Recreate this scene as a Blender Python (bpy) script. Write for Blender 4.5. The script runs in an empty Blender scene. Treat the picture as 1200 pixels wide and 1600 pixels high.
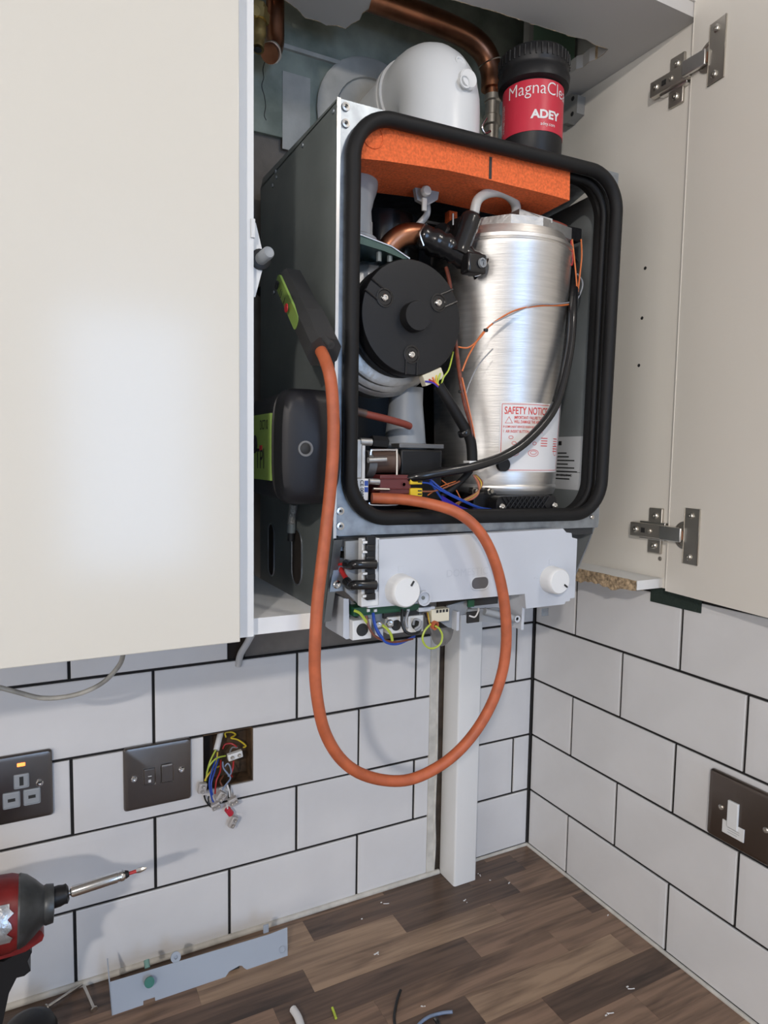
import bpy, bmesh, math, random
from mathutils import Vector as V, Matrix
random.seed(7)
SC = bpy.context.scene
COL = SC.collection
# ------------------------------------------------------------------ camera
RC = ((0.88725841, -0.46101019, 0.01556009), (-0.02376548, -0.07937506, -0.99656149), (0.46066008, 0.88383777, -0.08138232))
CC = V((-0.78685882, -0.92522765, 0.70073205)); FPX = 1059.394
cd = bpy.data.cameras.new('camera'); cam = bpy.data.objects.new('camera', cd); COL.objects.link(cam)
cd.sensor_fit = 'HORIZONTAL'; cd.sensor_width = 36; cd.lens = FPX/1200*36; cd.clip_start = .02
m = Matrix(((RC[0][0], -RC[1][0], -RC[2][0]), (RC[0][1], -RC[1][1], -RC[2][1]), (RC[0][2], -RC[1][2], -RC[2][2]))).to_4x4()
m.translation = CC; cam.matrix_world = m; SC.camera = cam
# ------------------------------------------------------------------ world, lights, exposure
SC.view_settings.view_transform = 'Standard'; SC.view_settings.look = 'None'
SC.view_settings.gamma = 1; SC.view_settings.use_curve_mapping = False
SC.view_settings.exposure = 0.06
w = bpy.data.worlds.new('sky'); SC.world = w; w.use_nodes = True
w.node_tree.nodes['Background'].inputs[0].default_value = (.80, .88, 1, 1)
w.node_tree.nodes['Background'].inputs[1].default_value = 1.2
def area(name, loc, target, sx, sy, power, col, shape='RECTANGLE'):
    l = bpy.data.lights.new(name, 'AREA'); l.shape = shape; l.size = sx; l.size_y = sy; l.energy = power; l.color = col
    o = bpy.data.objects.new(name, l); COL.objects.link(o); o.location = loc
    o.rotation_euler = (V(target)-V(loc)).to_track_quat('-Z', 'Y').to_euler(); return o
area('window_daylight', (-.35, -3.16, .75), (-.35, 0, .70), .62, 1.25, 15, (.36, .60, 1))
area('window_daylight', (-2.96, -1.7, .55), (-.5, -.2, .4), 1.3, 1.1, 17, (1, .94, .88))
area('downlight_lamp', (-1.88, -2.35, 1.485), (-.45, -.25, .5), .11, .11, 34, (1, .92, .85), 'DISK')
area('downlight_lamp', (-.12, -1.0, 1.485), (-.35, -.5, 0), .09, .09, 2.2, (1, .93, .85), 'DISK')

# ------------------------------------------------------------------ helpers
def at(px, py, X=None, Y=None, Z=None):
    c = ((px-600)/FPX, (py-800)/FPX, 1)
    d = V([sum(RC[i][j]*c[i] for i in range(3)) for j in range(3)])
    t = (X-CC.x)/d.x if X is not None else (Y-CC.y)/d.y if Y is not None else (Z-CC.z)/d.z
    return CC+d*t
def dep(p): return V(RC[2]).dot(V(p)-CC)
MATS = {}
def mat(name, col, rough=.5, metal=0, bump=0, bscale=60, var=0, vscale=8, coat=0, spec=.5, stretch=None, sss=0, trans=0, emit=0, var2=None):
    if name in MATS: return MATS[name]
    m = bpy.data.materials.new(name); m.use_nodes = True; nt = m.node_tree; b = nt.nodes['Principled BSDF']
    b.inputs['Base Color'].default_value = (*col, 1); b.inputs['Roughness'].default_value = rough; b.inputs['Metallic'].default_value = metal
    b.inputs['Specular IOR Level'].default_value = spec
    if coat: b.inputs['Coat Weight'].default_value = coat; b.inputs['Coat Roughness'].default_value = .12
    if trans: b.inputs['Transmission Weight'].default_value = trans
    if emit: b.inputs['Emission Color'].default_value = (*col, 1); b.inputs['Emission Strength'].default_value = emit
    if bump or var:
        tc = nt.nodes.new('ShaderNodeTexCoord'); mp = nt.nodes.new('ShaderNodeMapping'); nt.links.new(tc.outputs['Object'], mp.inputs[0])
        if stretch: mp.inputs['Scale'].default_value = stretch
        if bump:
            n = nt.nodes.new('ShaderNodeTexNoise'); n.inputs['Scale'].default_value = bscale; n.inputs['Detail'].default_value = 4
            bp = nt.nodes.new('ShaderNodeBump'); bp.inputs['Strength'].default_value = bump; bp.inputs['Distance'].default_value = .002
            nt.links.new(mp.outputs[0], n.inputs['Vector']); nt.links.new(n.outputs[0], bp.inputs['Height']); nt.links.new(bp.outputs[0], b.inputs['Normal'])
        if var:
            n = nt.nodes.new('ShaderNodeTexNoise'); n.inputs['Scale'].default_value = vscale; n.inputs['Detail'].default_value = 6
            r = nt.nodes.new('ShaderNodeValToRGB'); nt.links.new(mp.outputs[0], n.inputs['Vector']); nt.links.new(n.outputs[0], r.inputs[0])
            c2 = var2 or tuple(c*(1-var) for c in col)
            r.color_ramp.elements[0].position = .35; r.color_ramp.elements[1].position = .65
            r.color_ramp.elements[0].color = (*c2, 1); r.color_ramp.elements[1].color = (*col, 1)
            nt.links.new(r.outputs[0], b.inputs['Base Color'])
    MATS[name] = m; return m
M_door = mat('cream_gloss', (.66, .63, .56), .16, spec=.38)
M_mel = mat('white_melamine', (.77, .74, .68), .45, bump=.03, bscale=200)
M_edge = mat('white_edge', (.78, .79, .79), .4)
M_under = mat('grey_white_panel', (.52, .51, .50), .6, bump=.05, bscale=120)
M_chip = mat('chipboard', (.62, .46, .29), .9, bump=1, bscale=260, var=.6, vscale=230)
M_tile = mat('white_glazed_tile', (.70, .70, .705), .16, var=.05, vscale=12, bump=.02, bscale=25)
M_grout = mat('black_grout', (.012, .011, .011), .9)
M_mortar = mat('grey_mortar', (.23, .205, .18), .95, bump=.5, bscale=90, var=.35, vscale=14)
M_green = mat('green_plasterboard', (.34, .38, .33), .9, bump=.25, bscale=60, var=.5, vscale=15, var2=(.17, .20, .17))
M_green2 = mat('clean_green_plasterboard', (.22, .36, .26), .9)
M_plaster = mat('plaster', (.52, .52, .49), .9, bump=.2, bscale=70, var=.3, vscale=18)
M_paint = mat('wall_paint', (.75, .73, .70), .8)
M_floor = mat('floor_vinyl', (.35, .32, .29), .5)
M_dark = mat('dark_cavity', (.03, .022, .017), .95, var=.4, vscale=30)
M_rust = mat('rusty_box', (.12, .07, .035), .8, metal=.2, bump=.4, bscale=120, var=.6, vscale=50)
M_caulk = mat('pale_sealant', (.62, .60, .55), .5, var=.25, vscale=45, bump=.2, bscale=90)
M_galv = mat('galvanised_steel', (.40, .44, .48), .42, .9, var=.3, vscale=60, bump=.03)
M_galvd = mat('grey_painted_steel', (.20, .225, .22), .45, .15, var=.25, vscale=10, bump=.03, bscale=200)
M_inner = mat('dark_galvanised', (.42, .46, .47), .42, .5, var=.2, vscale=12)
M_black = mat('black_plastic', (.010, .010, .011), .45, spec=.35, bump=.05, bscale=300)
M_rubber = mat('black_rubber', (.0065, .0065, .007), .6, bump=.05, spec=.3)
M_blackg = mat('black_gloss', (.012, .012, .013), .2)
M_foam = mat('orange_foam', (.90, .17, .045), .85, bump=.8, bscale=420, var=.28, vscale=330)
M_hose = mat('orange_rubber', (.50, .12, .045), .5, var=.25, vscale=60)
M_ss = mat('brushed_stainless', (.80, .78, .75), .42, 1, bump=.08, bscale=40, stretch=(1, 1, 14), var=.12, vscale=20)
M_alu = mat('cast_aluminium', (.50, .50, .49), .45, .9, bump=.3, bscale=150, var=.2, vscale=60)
M_alud = mat('grey_casting', (.20, .20, .20), .5, .7, bump=.2, bscale=100)
M_copper = mat('copper', (.47, .21, .12), .34, 1, var=.45, vscale=22, bump=.05)
M_brass = mat('old_brass', (.62, .47, .20), .42, 1, var=.4, vscale=50)
M_chrome = mat('chrome', (.75, .75, .74), .15, 1)
M_screw = mat('screw_steel', (.62, .60, .56), .3, 1)
M_nickel = mat('nickel_hinge', (.56, .53, .48), .36, .9)
M_hlight = mat('light_nickel', (.70, .69, .67), .3, 1)
M_plate = mat('brushed_plate', (.19, .175, .165), .3, .95, bump=.05, bscale=60, stretch=(20, 1, 20))
M_pedge = mat('brushed_edge', (.42, .40, .38), .28, 1)
M_white = mat('white_plastic', (.74, .75, .75), .32)
M_flue = mat('white_flue', (.70, .715, .72), .33)
M_grey = mat('light_grey_plastic', (.55, .58, .63), .42)
M_grey2 = mat('grey_plastic', (.29, .31, .33), .45)
M_midg = mat('pump_grey', (.16, .16, .16), .5, bump=.1)
M_red = mat('red_plastic', (.20, .012, .012), .38, var=.3, vscale=40)
M_redl = mat('label_red', (.55, .025, .05), .4)
M_maroon = mat('maroon_plastic', (.13, .025, .025), .4)
M_brown = mat('brown_plastic', (.10, .06, .045), .5)
M_yel = mat('yellow_plastic', (.80, .55, .02), .45)
M_lime = mat('lime_label', (.28, .43, .09), .45)
M_cream = mat('cream_plastic', (.68, .64, .50), .45)
M_pcb = mat('green_board', (.01, .08, .035), .4)
M_ink = mat('black_ink', (.02, .02, .02), .6)
M_rink = mat('red_ink', (.65, .05, .04), .6)
M_bink = mat('blue_ink', (.03, .08, .35), .6)
M_paper = mat('label_paper', (.74, .74, .74), .5)
M_silver = mat('silver_label', (.72, .74, .76), .4, .2)
M_tpc = mat('translucent_silicone', (.62, .62, .60), .35, trans=.25)
M_con = mat('clear_connector', (.55, .52, .50), .3, trans=.2)
M_flap = mat('flap_grey', (.31, .35, .41), .45)
M_knob = mat('green_knob', (.01, .13, .08), .4)
M_neon = mat('neon', (1, .22, .05), .4, emit=2.5)
M_led = mat('red_lens', (.6, .02, .03), .3)
WIRE = {k: mat(k+'_wire', c, .4) for k, c in dict(blue=(.02, .07, .38), brown=(.16, .05, .025), yellow=(.60, .45, .03), lime=(.42, .52, .06), red=(.40, .02, .02),
        orange=(.62, .16, .04), black=(.01, .01, .01), grey=(.30, .31, .33), white=(.66, .66, .66), violet=(.05, .03, .38), copperish=(.30, .10, .05), bluegrey=(.18, .24, .36)).items()}

ORG = {}
def newo(name, me, parent=None, org=None):
    o = bpy.data.objects.new(name, me); COL.objects.link(o)
    if org is None:
        vs = [v.co for v in me.vertices]
        lo = V([min(v[i] for v in vs) for i in range(3)]); hi = V([max(v[i] for v in vs) for i in range(3)])
        org = (lo+hi)/2
        if parent is None: org.z = lo.z
        me.transform(Matrix.Translation(-org))
    ORG[o.name] = org.copy()
    o.location = org-(ORG[parent.name] if parent else V((0, 0, 0)))
    if parent: o.parent = parent
    return o
def tag(o, label=None, cat=None, group=None, kind=None):
    for k, v in (('label', label), ('category', cat), ('group', group), ('kind', kind)):
        if v: o[k] = v
    return o
def thing(name, loc, label, cat, group=None):
    return tag(newo(name, None, None, V(loc)), label, cat, group)
def fin(name, bm, mt, parent=None, smooth=0, bevel=0):
    if bevel:
        res = bmesh.ops.bevel(bm, geom=[e for e in bm.edges if e.calc_face_angle(0) > .5], offset=bevel, segments=2, affect='EDGES', profile=.6)
        for f in res['faces']: f.smooth = True
        smooth = 0
    bmesh.ops.recalc_face_normals(bm, faces=bm.faces)
    me = bpy.data.meshes.new(name); bm.to_mesh(me); bm.free()
    me.materials.append(mt)
    if smooth:
        for p in me.polygons: p.use_smooth = True
        try: me.set_sharp_from_angle(angle=smooth)
        except Exception: pass
    return newo(name, me, parent)
def bm_box(bm, lo, hi, mtx=None):
    r = bmesh.ops.create_cube(bm, size=1)
    for v in r['verts']:
        v.co = V([lo[i]+(v.co[i]+.5)*(hi[i]-lo[i]) for i in range(3)])
        if mtx: v.co = mtx @ v.co
    return r['verts']
def box(name, lo, hi, mt, parent=None, bevel=0, mtx=None):
    bm = bmesh.new(); lo2 = [min(a, b) for a, b in zip(lo, hi)]; hi2 = [max(a, b) for a, b in zip(lo, hi)]
    bm_box(bm, lo2, hi2, mtx); return fin(name, bm, mt, parent, .6 if bevel else 0, bevel)
def poly(name, pts, vec, mt, parent=None, bevel=0):
    """outline of 3-D points extruded by a vector"""
    bm = bmesh.new(); a = [bm.verts.new(V(p)) for p in pts]; b = [bm.verts.new(V(p)+V(vec)) for p in pts]; n = len(a)
    bm.faces.new(a); bm.faces.new(b[::-1])
    for i in range(n): bm.faces.new((a[i], b[i], b[(i+1) % n], a[(i+1) % n]))
    return fin(name, bm, mt, parent, .6 if bevel else 0, bevel)
def crom(pts, n=6, closed=False):
    P = [V(p) for p in pts]; out = []; N = len(P)
    for i in range(N if closed else N-1):
        if closed: p0, p1, p2, p3 = P[i-1], P[i], P[(i+1) % N], P[(i+2) % N]
        else: p0, p1, p2, p3 = P[max(i-1, 0)], P[i], P[i+1], P[min(i+2, N-1)]
        for k in range(n):
            t = k/n; out.append(.5*((2*p1)+(p2-p0)*t+(2*p0-5*p1+4*p2-p3)*t*t+(3*p1-p0-3*p2+p3)*t**3))
    if not closed: out.append(P[-1])
    return out
def bm_tube(bm, pts, r, seg=10, closed=False, cap=True):
    n = len(pts); rr = r if isinstance(r, (list, tuple)) else [r]*n
    T = [(pts[(i+1) % n if closed else min(i+1, n-1)]-pts[(i-1) if (closed or i > 0) else 0]).normalized() for i in range(n)]
    u = T[0].orthogonal().normalized(); rings = []
    for i in range(n):
        u = (u-T[i]*u.dot(T[i])).normalized(); v = T[i].cross(u)
        rings.append([bm.verts.new(pts[i]+(u*math.cos(a)+v*math.sin(a))*rr[i]) for a in [2*math.pi*k/seg for k in range(seg)]])
    sh = 0
    if closed:
        best = 1e9
        for s in range(seg):
            dd = (rings[-1][0].co-rings[0][s].co).length
            if dd < best: best = dd; sh = s
    for i in range(n if closed else n-1):
        A = rings[i]; B = rings[(i+1) % n]; o = sh if (closed and i == n-1) else 0
        for k in range(seg): bm.faces.new((A[k], A[(k+1) % seg], B[(k+1+o) % seg], B[(k+o) % seg]))
    if cap and not closed: bm.faces.new(rings[0][::-1]); bm.faces.new(rings[-1])
def tube(name, pts, r, mt, parent=None, n=6, seg=10, closed=False, raw=False):
    bm = bmesh.new(); bm_tube(bm, [V(p) for p in pts] if raw else crom(pts, n, closed), r, seg, closed); return fin(name, bm, mt, parent, .9)
def bm_lathe(bm, prof, org, ax, seg=32, u0=None):
    ax = V(ax).normalized(); u = (V(u0) if u0 else ax.orthogonal()).normalized(); v = ax.cross(u); org = V(org); R = []
    for r, h in prof:
        if r < 1e-6: R.append([bm.verts.new(org+ax*h)])
        else: R.append([bm.verts.new(org+ax*h+(u*math.cos(2*math.pi*k/seg)+v*math.sin(2*math.pi*k/seg))*r) for k in range(seg)])
    for A, B in zip(R, R[1:]):
        for k in range(seg):
            q = (k+1) % seg
            if len(A) == 1 and len(B) == 1: break
            if len(A) == 1: bm.faces.new((A[0], B[q], B[k]))
            elif len(B) == 1: bm.faces.new((A[k], A[q], B[0]))
            else: bm.faces.new((A[k], A[q], B[q], B[k]))
    if len(R[0]) > 1: bm.faces.new(R[0])
    if len(R[-1]) > 1: bm.faces.new(R[-1][::-1])
def lathe(name, prof, org, ax, mt, parent=None, seg=32):
    bm = bmesh.new(); bm_lathe(bm, prof, org, ax, seg); return fin(name, bm, mt, parent, .7)
def bm_screw(bm, p, ax, r):   # domed head with a cross slot cut as a sunken ring
    bm_lathe(bm, [(r, 0), (r, r*.35), (r*.75, r*.6), (r*.35, r*.62), (r*.3, r*.3), (0, r*.3)], p, ax, 12)
def screw(p, ax, r, parent, mt=None, name='screw'):
    bm = bmesh.new(); bm_screw(bm, p, ax, r); s = fin(name, bm, mt or M_screw, parent, .5)
    return s
def rrect(c, n=8, rad=.02):
    """rounded outline through 3-D corner points"""
    out = []; N = len(c); c = [V(p) for p in c]
    for i in range(N):
        a = (c[i-1]-c[i]).normalized(); b = (c[(i+1) % N]-c[i]).normalized(); p0 = c[i]+a*rad; p1 = c[i]+b*rad
        cen = c[i]+(a+b)*rad
        for k in range(n+1):
            t = k/n*math.pi/2; out.append(cen-b*rad*math.cos(t)-a*rad*math.sin(t))
    return out
def ring(name, outer, inner, vec, mt, parent=None):
    bm = bmesh.new(); vec = V(vec); n = len(outer)
    L = [[bm.verts.new(p) for p in outer], [bm.verts.new(p) for p in inner], [bm.verts.new(p+vec) for p in inner], [bm.verts.new(p+vec) for p in outer]]
    for i in range(4):
        A, B = L[i], L[(i+1) % 4]
        for k in range(n): bm.faces.new((A[k], A[(k+1) % n], B[(k+1) % n], B[k]))
    return fin(name, bm, mt, parent, .5)
def text_me(body, size, bold=0, align='LEFT'):
    c = bpy.data.curves.new('t', 'FONT'); c.body = body; c.size = size; c.align_x = align; c.offset = bold*size; c.resolution_u = 3
    o = bpy.data.objects.new('t', c); COL.objects.link(o); dg = bpy.context.evaluated_depsgraph_get(); dg.update()
    me = bpy.data.meshes.new_from_object(o.evaluated_get(dg)); bpy.data.objects.remove(o); bpy.data.curves.remove(c); return me
def text(name, body, size, org, ux, uy, mt, parent, bold=0, align='LEFT', sx=1, fn=None):
    me = text_me(body, size, bold, align); me.materials.clear(); me.materials.append(mt)
    if not fn: org = V(org); ux = V(ux); uy = V(uy)
    for v in me.vertices: v.co = fn(v.co.x*sx, v.co.y) if fn else org+ux*v.co.x*sx+uy*v.co.y
    return newo(name, me, parent)
def lines(name, rects, org, ux, uy, mt, parent, fn=None):   # small flat printed marks
    bm = bmesh.new(); org = V(org) if org else None
    for x0, y0, x1, y1 in rects:
        n = max(1, int((x1-x0)/.004)) if fn else 1
        for k in range(n):
            a = x0+(x1-x0)*k/n; b = x0+(x1-x0)*(k+1)/n
            bm.faces.new([bm.verts.new(fn(x, y) if fn else org+V(ux)*x+V(uy)*y) for x, y in ((a, y0), (b, y0), (b, y1), (a, y1))])
    me = bpy.data.meshes.new(name); bm.to_mesh(me); bm.free(); me.materials.append(mt); return tag(newo(name, me, parent), kind='stuff')
def mid(a, b): return (V(a)+V(b))/2
EX, EY, EZ = V((1, 0, 0)), V((0, 1, 0)), V((0, 0, 1))
def struct(o): o['kind'] = 'structure'; return o

# ------------------------------------------------------------------ room shell
ZB = .5285; ZT = 1.27                                   # underside of the cabinets, underside of the top panel
hx0, hx1, hz0, hz1 = -.583, -.5112, .229, .309           # cut out for the junction box
def wallmesh(name, rects, y0, y1, mt):
    bm = bmesh.new()
    for a, b, c, d in rects: bm_box(bm, (a, y0, c), (b, y1, d))
    return struct(fin(name, bm, mt))
wb = wallmesh('wall_back', [(-3, hx0, -.9, 1.5), (hx1, .2, -.9, 1.5), (hx0, hx1, -.9, hz0), (hx0, hx1, hz1, 1.5)], .009, .12, M_mortar)
wr = wallmesh('wall_right', [(.009, .12, -.9, 1.5)], -3.2, .009, M_paint)
bm = bmesh.new(); wx0, wx1, wz0, wz1 = -.66, -.04, .12, 1.38
for lo, hi in (((-3, -3.3, -.9), (wx0, -3.2, 1.5)), ((wx1, -3.3, -.9), (.12, -3.2, 1.5)), ((wx0, -3.3, -.9), (wx1, -3.2, wz0)), ((wx0, -3.3, wz1), (wx1, -3.2, 1.5))): bm_box(bm, lo, hi)
wf = struct(fin('wall_front', bm, M_paint))
bm = bmesh.new()
for lo, hi in (((-3.1, -3.2, -.9), (-3, -2.35, 1.5)), ((-3.1, -1.05, -.9), (-3, .009, 1.5)), ((-3.1, -2.35, -.9), (-3, -1.05, 0)), ((-3.1, -2.35, 1.1), (-3, -1.05, 1.5))): bm_box(bm, lo, hi)
struct(fin('wall_left', bm, M_paint))
struct(box('floor', (-3.1, -3.3, -1), (.12, .12, -.9), M_floor))
struct(box('ceiling', (-3.1, -3.3, 1.5), (.12, .12, 1.56), M_paint))
def window(n, lo, hi, axis):
    bm = bmesh.new(); t = .04
    a, b = (0, 2) if axis == 1 else (1, 2); d = axis
    for s in range(4):
        l = list(lo); h = list(hi)
        if s == 0: h[a] = l[a]+t
        if s == 1: l[a] = h[a]-t
        if s == 2: h[b] = l[b]+t; l[a] += t; h[a] -= t
        if s == 3: l[b] = h[b]-t; l[a] += t; h[a] -= t
        bm_box(bm, l, h)
    return struct(fin('window_%d' % n, bm, M_edge))
window(1, (wx0, -3.28, wz0), (wx1, -3.22, wz1), 1); window(2, (-3.08, -2.35, 0), (-3.02, -1.05, 1.1), 0)
for k, (x, y) in enumerate(((-1.88, -2.35), (-.12, -1.0))):
    t = lathe('ceiling_light', [(.068, 0), (.070, -.004), (.060, -.010), (.054, -.004), (.054, 0)], (x, y, 1.5), (0, 0, 1), M_chrome)
    tag(t, 'round chrome downlight ring in the ceiling %s' % ('nearest the far window' if k == 0 else 'nearest the open cabinet door'), 'ceiling light', 'ceiling downlights')
# worktop carcass under the laminate
wt = thing('worktop', (-.8, -.3, -.04), 'walnut block effect laminate worktop running under the tiled walls', 'worktop')
box('core', (-2.2, -.62, -.04), (-.001, .006, -.0025), M_chip, wt)
def wood(name, c1, c2):
    m = bpy.data.materials.new(name); m.use_nodes = True; nt = m.node_tree; b = nt.nodes['Principled BSDF']; b.inputs['Roughness'].default_value = .38
    tc = nt.nodes.new('ShaderNodeTexCoord'); oi = nt.nodes.new('ShaderNodeObjectInfo'); ad = nt.nodes.new('ShaderNodeVectorMath'); ad.operation = 'ADD'
    ml = nt.nodes.new('ShaderNodeVectorMath'); ml.operation = 'SCALE'; ml.inputs['Scale'].default_value = 7
    cb = nt.nodes.new('ShaderNodeCombineXYZ')
    for i in range(3): nt.links.new(oi.outputs['Random'], cb.inputs[i])
    nt.links.new(cb.outputs[0], ml.inputs[0]); nt.links.new(tc.outputs['Object'], ad.inputs[0]); nt.links.new(ml.outputs[0], ad.inputs[1])
    def layer(scale, st, dist):
        mp = nt.nodes.new('ShaderNodeMapping'); mp.inputs['Scale'].default_value = st; nt.links.new(ad.outputs[0], mp.inputs[0])
        n = nt.nodes.new('ShaderNodeTexNoise'); n.inputs['Scale'].default_value = scale; n.inputs['Detail'].default_value = 8; n.inputs['Distortion'].default_value = dist
        nt.links.new(mp.outputs[0], n.inputs['Vector']); return n
    a = layer(30, (.12, 1, 1), 1.2); c = layer(160, (.05, 1, 1), .3); mx = nt.nodes.new('ShaderNodeMath'); mx.operation = 'MULTIPLY_ADD'
    mx.inputs[1].default_value = .4; nt.links.new(c.outputs[0], mx.inputs[0])
    sc = nt.nodes.new('ShaderNodeMath'); sc.operation = 'MULTIPLY'; sc.inputs[1].default_value = .75; nt.links.new(a.outputs[0], sc.inputs[0]); nt.links.new(sc.outputs[0], mx.inputs[2])
    r = nt.nodes.new('ShaderNodeValToRGB'); r.color_ramp.elements[0].position = .42; r.color_ramp.elements[1].position = .67
    r.color_ramp.elements[0].color = (*c2, 1); r.color_ramp.elements[1].color = (*c1, 1)
    nt.links.new(mx.outputs[0], r.inputs[0]); nt.links.new(r.outputs[0], b.inputs['Base Color']); return m
W0 = wood('walnut_dark', (.135, .084, .058), (.040, .025, .018)); W1 = wood('walnut_mid', (.270, .172, .115), (.085, .051, .034)); W2 = wood('walnut_tan', (.36, .245, .16), (.145, .090, .058))
rows = [(-.013, .006, [(-2.2, 1), (-.9, 0), (-.55, 1), (-.30, 0), (-.1, 1)]), (-.060, -.013, [(-2.2, 1), (-.95, 0), (-.66, 2), (-.439, 0), (-.16, 0), (-.05, 1)]),
        (-.104, -.060, [(-2.2, 0), (-.9, 1), (-.61, 2), (-.31, 0), (-.098, 1)]), (-.148, -.104, [(-2.2, 1), (-.76, 0), (-.473, 2), (-.16, 1)]),
        (-.194, -.148, [(-2.2, 2), (-.86, 1), (-.53, 0), (-.240, 1), (-.03, 0)]), (-.240, -.194, [(-2.2, 0), (-.69, 1), (-.41, 1), (-.12, 1)]),
        (-.288, -.240, [(-2.2, 1), (-.82, 0), (-.55, 0), (-.30, 2), (-.04, 1)]), (-.335, -.288, [(-2.2, 0), (-.70, 1), (-.45, 1), (-.212, 0)]),
        (-.382, -.335, [(-2.2, 1), (-.6, 2), (-.33, 1), (-.1, 1)]), (-.43, -.382, [(-2.2, 2), (-.75, 1), (-.44, 0), (-.2, 1)]),
        (-.48, -.43, [(-2.2, 0), (-.6, 1), (-.3, 2)]), (-.53, -.48, [(-2.2, 1), (-.7, 0), (-.4, 1)]), (-.58, -.53, [(-2.2, 2), (-.5, 1)]), (-.62, -.58, [(-2.2, 1), (-.8, 0)])]
for y0, y1, js in rows:
    for i, (x, c) in enumerate(js):
        x1 = js[i+1][0] if i+1 < len(js) else -.001
        box('stave', (x+.0001, y0+.0001, -.0025), (x1-.0001, y1-.0001, 0), (W0, W1, W2)[c], wt)

# ------------------------------------------------------------------ tiles
Z1 = .1043; HP = .1025; G = .0020
ZL = [0.0]+[Z1+HP*k for k in range(5)]
def joint(k): return -(.0371+.10185*k)
bm = bmesh.new()
for a_, b_, c_, d_ in ((-2.2, hx0, 0, ZL[4]), (hx1, -.2137, 0, ZL[4]), (hx0, hx1, 0, hz0), (hx0, hx1, hz1, ZL[4])): bm_box(bm, (a_, .0035, c_), (b_, .009, d_))
tag(fin('grout', bm, M_grout, wb), kind='stuff'); box('grout', (-2.2, .0035, ZL[4]), (-.5471, .009, ZL[5]), M_grout, wb)
box('grout', (-.146, .0035, .0), (.009, .009, ZL[5]), M_grout, wb)
def tile(x0, x1, z0, z1, ax, par):
    """bevelled metro tile: cushion edge sloping up to a flat face; ax 0 = back wall, 1 = right wall"""
    bm = bmesh.new(); x0 += G; x1 -= G; z0 += G; z1 -= G; b = .0105
    L = [(0, .0035), (0, -.0001+.0012), (.0012, .0004), (b, 0)]; jit = (random.random()-.5)*.0005; rings = []
    for ins, d in L:
        d2 = d+jit if d < .003 else d; ins = min(ins, (x1-x0)*.3)
        q = [(x0+ins, z0+ins), (x1-ins, z0+ins), (x1-ins, z1-ins), (x0+ins, z1-ins)]
        rings.append([bm.verts.new((a, d2+.0004, z) if ax == 0 else (d2+.0004, a, z)) for a, z in q])
    for A, B in zip(rings, rings[1:]):
        for k in range(4): bm.faces.new((A[k], A[(k+1) % 4], B[(k+1) % 4], B[k]))
    bm.faces.new(rings[-1]); return fin('tile', bm, M_tile, par)
XE = -.2137; XT = -.150
for row in range(5):
    odd = row % 2 == 0; ks = [k for k in range(21, -1, -1) if (k % 2 == 1) == odd]
    xs = [joint(k) for k in ks]
    xs = [x for x in xs if x > -2.2]; z0, z1 = ZL[row], ZL[row+1]
    if row == 0: z0 += .002
    segs = list(zip(xs, xs[1:]))
    lastk = xs[-1]; segs += [(lastk, -.0006)] if lastk > -.2 or True else []
    for a, b in segs:
        parts = [(a, b)]
        if row == 4:
            if b > -.546 and a < -.2: continue
        if a < XE < b: parts = [(a, XE+G)]+([(XT, b)] if b > XT else [])
        elif XE <= a and b <= XT: parts = []
        elif a < XT < b and a >= XE: parts = [(XT, b)]
        if row == 4 and a >= XE-.2: parts = [q for q in parts if q[0] >= XT-.01]
        for p, q in parts:
            if row == 2 and p < hx1 and q > hx0:     # the two tiles notched round the junction box
                if p < hx0: pts = [(p+G, z0+G), (q-G, z0+G), (q-G, hz0), (hx0, hz0), (hx0, min(hz1, z1-G)), (p+G, z1-G)] if q <= hx1 else None
                else: pts = [(p+G, z0+G), (q-G, z0+G), (q-G, z1-G), (hx1, z1-G), (hx1, hz0), (p+G, hz0)]
                poly('tile', [(x, .0004, z) for x, z in pts], (0, .003, 0), M_tile, wb)
            else: tile(p, q, z0, z1, 0, wb)
# right wall
box('grout', (.0035, -2, 0), (.009, 0.009, .524), M_grout, wr)
RJ = lambda k: -(.0999+.1016*k)
for row in range(5):
    ys = [0.0-.0006]+[RJ(k) for k in range(0, 16) if (k % 2 == 0) == (row % 2 == 0)]
    for a, b in zip(ys, ys[1:]): tile(b, a, ZL[row]+(.002 if row == 0 else 0), ZL[row+1], 1, wr)
for a, b in ((-.34, -.53), (-.53, -.74), (-.74, -.94)): tile(b, a, ZL[5], ZL[5]+.016, 1, wr)
box('chipped_patch', (-.0012, -.333, .4995), (.0004, -.250, .5235), mat('dark_green_wall', (.015, .028, .022), .8, bump=.8, bscale=200), wr)
# silicone beads
struct(tube('trim_1', [(-2.2, -.001, .002), (-.19, -.001, .002)], .0045, M_caulk, n=1)); struct(tube('trim_2', [(-.146, -.001, .001), (-.001, -.001, .001)], .003, M_caulk, n=1)); struct(tube('trim_3', [(-.001, .0, .001), (-.001, -.62, .001)], .0032, M_caulk, n=1))
struct(tube('trim_4', [(-.0002, .0002, .005), (-.0012, .0, .13), (-.0002, .0004, .25), (-.001, .0, .4), (-.0002, .0002, .51)], .0021, M_grout, n=3))
# raw plaster edge and dark chase left of the trunking
box('plaster_edge', (XE, -.0005, .0), (-.200, .009, ZL[4]), M_caulk, wb, bevel=.0008)
box('chase', (-.200, .003, .0), (-.145, .009, .47), mat('brown_chase', (.085, .062, .045), .95, bump=.6, bscale=80, var=.6, vscale=30), wb)
tube('chase_edge', [(-.2, .001, .0), (-.1985, .0, .05), (-.2005, .0, .11), (-.199, .0, .2), (-.2, .0, .3), (-.1995, .0, .40), (-.2, .001, .45)], .0022, M_caulk, wb)
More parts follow.
